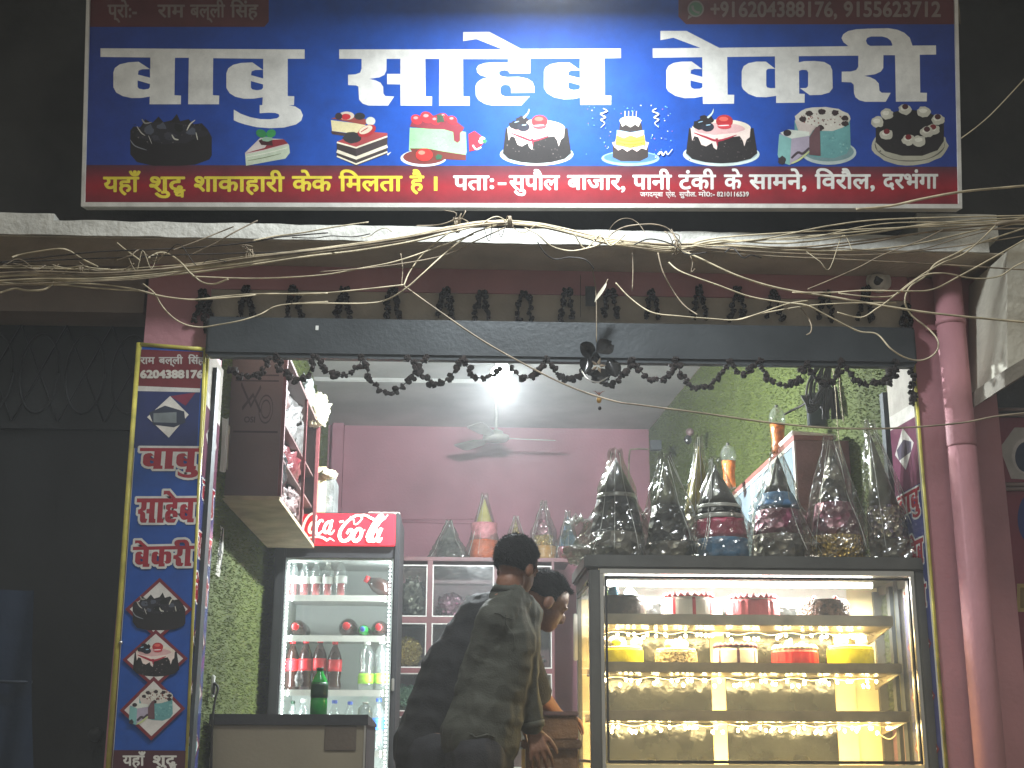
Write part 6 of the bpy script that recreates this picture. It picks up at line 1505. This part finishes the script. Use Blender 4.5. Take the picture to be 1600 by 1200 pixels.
def hand(b, wrist, dirv, up, side, sc_=1.0, curl=.5):
    """palm and five bent fingers; dirv towards the finger tips, up = back of the hand, side = towards the thumb"""
    dirv = dirv.normalized(); up = (up-dirv*up.dot(dirv)).normalized(); sd = dirv.cross(up)
    if sd.dot(side) < 0: sd = -sd
    w = lambda a, s, h: wrist+dirv*a*sc_+sd*s*sc_+up*h*sc_
    for s in (-.027, -.009, .009, .027): caps(b, [w(.01, s*.6, 0), w(.085, s, .004)], [.014*sc_, .0125*sc_])
    for s, l in ((-.033, .062), (-.012, .078), (.010, .084), (.031, .074)):
        p0 = w(.085, s, .004); p1 = w(.085+l*.42, s*1.25, .004-curl*.012); p2 = w(.085+l*.72, s*1.3, -.006-curl*.034); p3 = w(.085+l*.92, s*1.28, -.012-curl*.062)
        caps(b, [p0, p1, p2, p3], [.0105*sc_, .0092*sc_, .0082*sc_, .0066*sc_], 8)
    caps(b, [w(.018, .022, -.004), w(.055, .052, -.012), w(.088, .066, -.020), w(.108, .068, -.026)], [.015*sc_, .0118*sc_, .0098*sc_, .0075*sc_], 8)
def head(b, c, fwd, up, s=1.0):
    """skull, jaw, nose, ears, brow; c = centre of the skull"""
    fwd = fwd.normalized(); up = (up-fwd*up.dot(fwd)).normalized(); sd = fwd.cross(up)
    def e(f, u, r, rf, ru, rs):
        m_ = MB(); m_.ell((0, 0, 0), 1, 18, 12)
        b.add([c+(fwd*(f+v.y*rf)+up*(u+v.z*ru)+sd*(r+v.x*rs))*s for v in m_.v], m_.f)
    e(-.005, .02, 0, .098, .092, .076); e(.035, -.045, 0, .062, .072, .058); e(.062, -.088, 0, .032, .026, .034)
    e(.098, -.028, 0, .020, .026, .013); e(.104, -.038, 0, .014, .011, .017)
    e(.086, -.068, 0, .015, .006, .025); e(.085, -.079, 0, .013, .007, .021); e(.080, .012, .028, .016, .010, .024); e(.080, .012, -.028, .016, .010, .024)
    for q in (-1, 1): e(-.006, -.022, .078*q, .022, .034, .012); e(.078, -.008, .03*q, .012, .008, .014)
    e(-.02, -.09, 0, .056, .08, .055)
    return sd
def hairmesh(b, c, fwd, up, s=1.0, low=-.03):
    fwd = fwd.normalized(); up = (up-fwd*up.dot(fwd)).normalized(); sd = fwd.cross(up)
    m_ = MB(); m_.ell((0, 0, 0), 1, 30, 22)
    vs = []
    for v in m_.v:
        f, u, r = -.012+v.y*.108, .026+v.z*.100, v.x*.086
        lim = low+(.075 if f > .03 else 0)+max(0, f)*.4
        if u < lim: k = (u-lim); u = lim+k*.12; f *= .90; r *= .90
        q = 1+.05*noise.noise(Vector((f*60, u*60, r*60)))
        vs.append(c+(fwd*f+up*u+sd*r)*s*q)
    b.add(vs, m_.f)
# the man in the olive shirt
Y0 = 5.34
t = man = thing('person', 'man in olive long sleeve shirt leaning with one hand on the wooden table', 'person', P(755, 1190, Y0)*1.0)
t.location.z = SF; t.location.x = P(752, 1190, Y0).x; t.location.y = Y0
hc = P(808, 884, Y0+.02); pel = P(748, 1168, Y0); chest = P(790, 1006, Y0); sh_l = P(776, 970, Y0-.07); sh_r = P(818, 962, Y0+.10); nk = P(795, 930, Y0)
elb = P(818, 1062, Y0+.05); wri = P(833, 1140, Y0+.06)
fw = Vector((.62, .70, -.30)); upv = Vector((.16, .08, 1))
b = MB(); head(b, hc, fw, upv, .98)
caps(b, [hc+Vector((-.02, -.02, -.06)), nk+Vector((-.01, 0, 0)), chest], [.056, .062, .105]); caps(b, [chest, pel], [.12, .125]); caps(b, [nk, sh_l], [.06, .07]); caps(b, [nk, sh_r], [.06, .07])
caps(b, [sh_r, elb, wri], [.058, .045, .030])
hand(b, wri, Vector((.22, -.16, -.80)), Vector((.0, -1, .15)), Vector((1, .0, .2)), 1.0, .35)
l_el = P(735, 1075, Y0-.02); l_wr = P(790, 1120, Y0-.28+.3)
caps(b, [sh_l, l_el, l_wr], [.058, .045, .032]); hand(b, l_wr, Vector((.6, .6, -.3)), Vector((0, 0, 1)), Vector((0, 1, 0)), 1.0, .5)
ft_l = Vector((pel.x-.05, Y0-.10, SF+.04)); ft_r = Vector((pel.x+.06, Y0+.10, SF+.04))
kn_l = Vector((pel.x-.02, Y0-.10, SF+.46)); kn_r = Vector((pel.x+.07, Y0+.10, SF+.46))
for k_, f_, s in ((kn_l, ft_l, -1), (kn_r, ft_r, 1)): caps(b, [pel+Vector((0, .08*s, -.03)), k_, f_], [.085, .058, .042]); caps(b, [f_, f_+Vector((.14, .05, -.01))], [.042, .032])
obj_body = remesh('body', b, skin, t, .0048, 4)
b = MB()
caps(b, [nk+Vector((-.015, 0, -.02)), chest, P(772, 1080, Y0), P(751, 1152, Y0)], [.072, .128, .138, .160], 14)
caps(b, [nk+Vector((0, 0, -.01)), sh_l], [.075, .085]); caps(b, [nk+Vector((0, 0, -.01)), sh_r], [.075, .085])
caps(b, [sh_r, elb, wri+(elb-wri)*.10], [.082, .066, .046]); caps(b, [sh_l, l_el, l_wr+(l_el-l_wr)*.1], [.082, .066, .046])
sh1 = remesh('shirt', b, shirtm, t, .0065, 8, .0078, 10)
b = MB(); nn = nk+Vector((0, 0, .012)); dr = (hc-nk).normalized(); Rk = dr.to_track_quat('Z', 'Y').to_matrix()
b.lathe([(.074, -.020), (.070, .0), (.064, .022), (.060, .022), (.060, -.02)], nn, 24, R=Rk); obj('collar', b, shirtm, sh1)
b = MB(); b.lathe([(.050, -.012), (.052, .012), (.046, .014)], wri+(elb-wri)*.09, 18, R=(elb-wri).normalized().to_track_quat('Z', 'Y').to_matrix()); obj('cuff', b, shirtm, sh1)
b = MB(); caps(b, [pel+Vector((0, 0, .02)), pel+Vector((0, 0, -.04))], [.130, .142], 14)
for k_, f_, s in ((kn_l, ft_l, -1), (kn_r, ft_r, 1)): caps(b, [pel+Vector((0, .08*s, -.04)), k_, f_+Vector((0, 0, .03))], [.11, .08, .062])
jn = remesh('jeans', b, jeanm, t, .010, 5, .007, 9)
for f_ in (ft_l, ft_r): obj('shoe', caps(MB(), [f_+Vector((-.03, 0, 0)), f_+Vector((.15, .05, -.008))], [.05, .04]), shoem, t)
b = MB(); hairmesh(b, hc, fw, upv, 1.0); hr_ = remesh('hair', b, hair, t, .006, 3, .002, 70)
def strands(hr, parent, n, seed):
    rnd = random.Random(seed); me = hr.data; b = MB(); L = rootof(parent).location; nv = len(me.vertices)
    for _ in range(n):
        v = me.vertices[rnd.randrange(nv)]; p = v.co+L; nn = v.normal
        d = (nn+Vector((rnd.uniform(-1, 1), rnd.uniform(-1, 1), rnd.uniform(-1, .6)))*.8).normalized(); w = d.orthogonal().normalized()*.0011
        b.add([p-w, p+w, p+d*rnd.uniform(.006, .013)], [(0, 1, 2)])
    tag(obj('hair_strands', b, hair, hr), kind='stuff')
strands(hr_, t, 5000, 3)
# seams and yoke of the shirt, laid along the cloth
def on_shirt(so_, pts, r):
    L = rootof(so_).location; out = []
    for p in spline(pts, 6):
        ok, loc, n_, i_ = so_.closest_point_on_mesh(p-L)
        out.append(loc+n_*.001+L if ok else p)
    return MB().tube(out, r, seg=5, sub=1)
obj('shirt_seam', on_shirt(sh1, [P(772, 948, Y0-.2), P(795, 962, Y0-.2), P(818, 965, Y0-.15)], .0022), shirtm, sh1)
obj('shirt_seam', on_shirt(sh1, [P(815, 955, Y0-.2), P(812, 990, Y0-.2), P(806, 1020, Y0-.2)], .0022), shirtm, sh1)
obj('hem', on_shirt(sh1, [P(706, 1146, Y0-.3), P(740, 1152, Y0-.3), P(780, 1150, Y0-.3), P(805, 1142, Y0-.3)], .004), shirtm, sh1)
# the man in black behind him
Y1 = 5.62
t = thing('person', 'man in black bending far forward behind the olive shirted man', 'person', (0, 0, 0))
t.location = (P(668, 1190, Y1).x, Y1, SF)
hc = P(853, 938, Y1); pel = P(684, 1160, Y1); mid = P(722, 1050, Y1); chest = P(762, 985, Y1); nk = P(815, 950, Y1)
fw = Vector((.80, .25, -.52)); upv = Vector((.50, .12, .86))
b = MB(); head(b, hc, fw, upv, 1.0)
caps(b, [hc+Vector((-.05, -.0, -.01)), nk, chest, mid, pel], [.058, .062, .13, .14, .14])
s1, s2 = P(785, 985, Y1-.16), P(795, 975, Y1+.16)
e1, e2 = P(800, 1090, Y1-.02), P(838, 1080, Y1+.22); w1, w2 = P(842, 1120, Y1+.10), P(866, 1112, Y1+.3)
for s_, e_, w_ in ((s1, e1, w1), (s2, e2, w2)): caps(b, [chest, s_, e_, w_], [.08, .062, .046, .032]); hand(b, w_, Vector((.8, .3, -.3)), Vector((0, 0, 1)), Vector((0, 1, 0)), 1.0, .5)
fl_, fr_ = Vector((pel.x-.02, Y1-.12, SF+.04)), Vector((pel.x+.05, Y1+.12, SF+.04)); kl, kr = Vector((pel.x+.0, Y1-.12, SF+.45)), Vector((pel.x+.06, Y1+.12, SF+.45))
for k_, f_, s in ((kl, fl_, -1), (kr, fr_, 1)): caps(b, [pel+Vector((0, .1*s, -.02)), k_, f_], [.09, .06, .044]); caps(b, [f_, f_+Vector((.14, .04, -.01))], [.044, .033])
remesh('body', b, skin, t, .0055, 4)
b = MB(); caps(b, [nk+Vector((-.02, 0, -.01)), chest, mid, pel+Vector((0, 0, -.02))], [.095, .165, .175, .185], 14)
for s_, e_, w_ in ((s1, e1, w1), (s2, e2, w2)): caps(b, [chest, s_, e_], [.1, .085, .07])
remesh('shirt', b, blackm, t, .009, 12, .008, 6)
b = MB(); caps(b, [pel+Vector((-.01, 0, -.03)), pel+Vector((0, 0, -.12))], [.175, .17], 14)
for k_, f_, s in ((kl, fl_, -1), (kr, fr_, 1)): caps(b, [pel+Vector((0, .1*s, -.06)), k_, f_+Vector((0, 0, .03))], [.125, .085, .065])
remesh('trousers', b, jeanm, t, .012, 5, .007, 9)
for f_ in (fl_, fr_): obj('shoe', caps(MB(), [f_+Vector((-.03, 0, 0)), f_+Vector((.15, .04, -.008))], [.05, .04]), shoem, t)
b = MB(); hairmesh(b, hc, fw, upv, 1.0, -.01); hr_ = remesh('hair', b, hair, t, .006, 3, .002, 70); strands(hr_, t, 5000, 4)

# ------------------------------------------------------------------ drain pipe and neighbours
xp = P(1512, 800, 5.31).x
t = thing('drain_pipe', 'pink painted drain pipe running down the right pillar', 'pipe', (xp, 5.31, .03))
obj('pipe_run', MB().lathe([(.060, .03), (.060, 3.54)], (xp, 5.31, 0), 24), M['pink'], t)
zj = P(1500, 663, 5.31).z
obj('pipe_socket', MB().lathe([(.0605, zj-.10), (.0625, zj-.09), (.0625, zj), (.0605, zj+.01)], (xp, 5.31, 0), 24), M['pink'], t)
for z in (zj+.45,): obj('pipe_clamp', MB().lathe([(.063, z-.012), (.063, z+.012)], (xp, 5.31, 0), 20).box((xp-.08, 5.372, z-.012), (xp+.08, 5.399, z+.012)), M['pink'], t)
# left neighbour
nb = thing('neighbour_shop', 'dark closed shop with patterned gate left of the bakery', 'building', (-2.6, 5.6, 0))
zb1 = P(100, 487, 5.44).z
obj('shop_band', MB().box((-5, 5.44, zb1), (LX0-.002, 5.75, 3.54)), mat('dull_band', C(120, 108, 98), .8, var=.15, scale=3, bump=.2), nb)
gt = mat('dark_gate', C(27, 29, 29), .6, .2, var=.2, scale=4, bump=.1)
obj('gate_leaf', MB().box((-5, 5.64, .03), (LX0-.003, 5.68, zb1)), gt, nb)
b = MB(); zg0 = P(100, 660, 5.62).z
for k in range(15):
    cx0 = LX0-.08-.2*k; cz0_ = (zb1+zg0)/2
    for r_ in (.085,): b.tube([Vector((cx0+r_*math.cos(a*.524), 5.63, cz0_+.18*math.sin(a*.524))) for a in range(13)], .006, seg=5, sub=2)
    b.tube([(cx0-.1, 5.632, zg0), (cx0+.1, 5.632, zb1)], .005, seg=5, sub=1).tube([(cx0+.1, 5.636, zg0), (cx0-.1, 5.636, zb1)], .005, seg=5, sub=1)
b.box((-5, 5.61, zg0-.03), (LX0-.004, 5.64, zg0))
tag(obj('gate_grille', b, gt, nb), kind='stuff')
for k in range(7): obj('gate_post', MB().box((LX0-.06-.62*k, 5.615, .03), (LX0-.02-.62*k, 5.639, zg0-.031)), gt, nb)
rb = P(150, 1148, 5.62); obj('gate_knob', MB().lathe([(.03, 0), (.028, .02), (.012, .03)], rb, 18, R=Matrix.Rotation(math.radians(90), 3, 'X')), gt, nb)
obj('side_wall', MB().box((LX0-.05, 5.69, .03), (LX0-.003, 9, 3.5)), M['dark_wall'], nb)
b = MB(); b.grid(lambda u, v: P(-60+112*u, 922+300*v, 5.2)+Vector((0, .02*math.sin(u*9+v*4), 0)), 12, 16); b.grid(lambda u, v: P(-60+112*u, 922+300*v, 5.23)+Vector((0, .02*math.sin(u*9+v*4), 0)), 12, 16)
tp = thing('tarpaulin', 'dim blue tarpaulin sheet hanging at the far left edge', 'tarpaulin', P(0, 1200, 5.2)); obj('sheet', b, mat('blue_tarp', C(13, 32, 54), .5, var=.15, scale=5, bump=.3, bscale=12), tp)
obj('hem', MB().tube([P(-60, 1064, 5.19), P(50, 1066, 5.19)], .006, sub=1), mat('tarp_hem', C(12, 26, 42), .5), tp)
# right neighbour
nr = thing('neighbour_building', 'pale plastered neighbouring building with projecting canopy right of the pipe', 'building', (2.9, 5.3, 0))
xe = P(1576, 470, 4.75).x
pa = mat('pale_plaster', C(196, 192, 176), .85, var=.12, scale=4, bump=.3, bscale=30)
zt_ = P(1590, 374, 4.75).z; zu = P(1580, 596, 4.75).z
ybk = PX(1524, 470, xe).y
def pr8(pts): return MB().add(pts, [(0, 1, 3, 2), (4, 6, 7, 5), (0, 4, 5, 1), (2, 3, 7, 6), (0, 2, 6, 4), (1, 5, 7, 3)])
fp = [(1574, 392), (1660, 330), (1660, 536), (1574, 588)]
obj('canopy_beam', MB().prism([P(x, y, 4.97) for x, y in fp], (0, .42, 0)), pa, nr)
obj('canopy_edge', MB().prism([P(x, y, 4.955) for x, y in ((1570, 578), (1660, 524), (1660, 548), (1570, 604))], (0, .44, 0)), mat('dull_plaster', C(140, 134, 122), .85, bump=.2), nr)
obj('front_wall', MB().box((RX1+.001, 5.62, .03), (5, 5.8, 3.5)), M['dark_wall'], nr)
ns = thing('neighbour_sign', 'red shop board with white hexagon and blue circle at the right edge', 'sign', P(1600, 1200, 5.58))
rm = mat('red_board', C(130, 26, 52), .45, var=.12, scale=5)
RYN = 5.58
obj('board', MB().box((P(1556, 900, RYN).x-.02, RYN, .3), (3.6, RYN+.03, P(1570, 652, RYN).z)), rm, ns)
for y in (640, 648, 757, 764): obj('moulding', MB().tube([P(1550, y, RYN-.01), P(1660, y, RYN-.01)], .009, sub=1), mat('sign_moulding_%d' % y, C(150, 132, 126), .4, .3), ns)
p = Print(Pn(RYN-.001), (0, -1, 0)); p.poly([(1562, 700), (1585, 668), (1650, 668), (1650, 752), (1580, 748)], C(186, 182, 176)); p.ell(1603, 712, 22, 28, C(206, 202, 198), 22); p.ell(1604, 714, 18, 24, C(52, 60, 84), 22)
obj('board_emblem', p.mb, M['print'], ns); p = Print(Pn(RYN-.001), (0, -1, 0)); p.ell(1612, 810, 22, 40, C(36, 44, 120), 24); obj('board_disc', p.mb, M['print'], ns); p = Print(Pn(RYN-.001), (0, -1, 0)); p.poly([(1589, 912), (1650, 912), (1650, 956), (1589, 956)], C(186, 160, 100)); p.poly([(1594, 918), (1650, 918), (1650, 950), (1594, 950)], C(140, 112, 60))
obj('board_print', p.mb, M['print'], ns)
# tan pole hanging at the top right corner of the sign
b = MB().tube([P(1462, -40, 4.86), P(1472, 10, 4.86), P(1482, 46, 4.86)], .018, sub=2, rs=(.024, .006), seg=8).tube([P(1480, -40, 4.88), P(1490, 0, 4.88), P(1497, 38, 4.88)], .018, sub=2, rs=(.03, .012), seg=8)
tag(obj('bamboo_pole', b, mat('bamboo', C(120, 108, 88), .6, var=.25, scale=12, bump=.3)), 'tan pole with frayed tip hanging over the top right sign corner', 'pole')

# ------------------------------------------------------------------ haze volume added to imitate lens veil and glow round the lamps
hb = MB().box((-26.5, -26.5, -1.0), (26.5, 26.5, 9.4))
hm = bpy.data.materials.new('dusty_air'); hm.use_nodes = True; hm.node_tree.nodes.clear()
ho = hm.node_tree.nodes.new('ShaderNodeOutputMaterial'); hv = hm.node_tree.nodes.new('ShaderNodeVolumePrincipled')
hv.inputs['Color'].default_value = (.92, .94, .95, 1); hv.inputs['Density'].default_value = .0095; hv.inputs['Anisotropy'].default_value = .35
hm.node_tree.links.new(hv.outputs[0], ho.inputs['Volume'])
tag(obj('haze', hb, hm), kind='stuff')
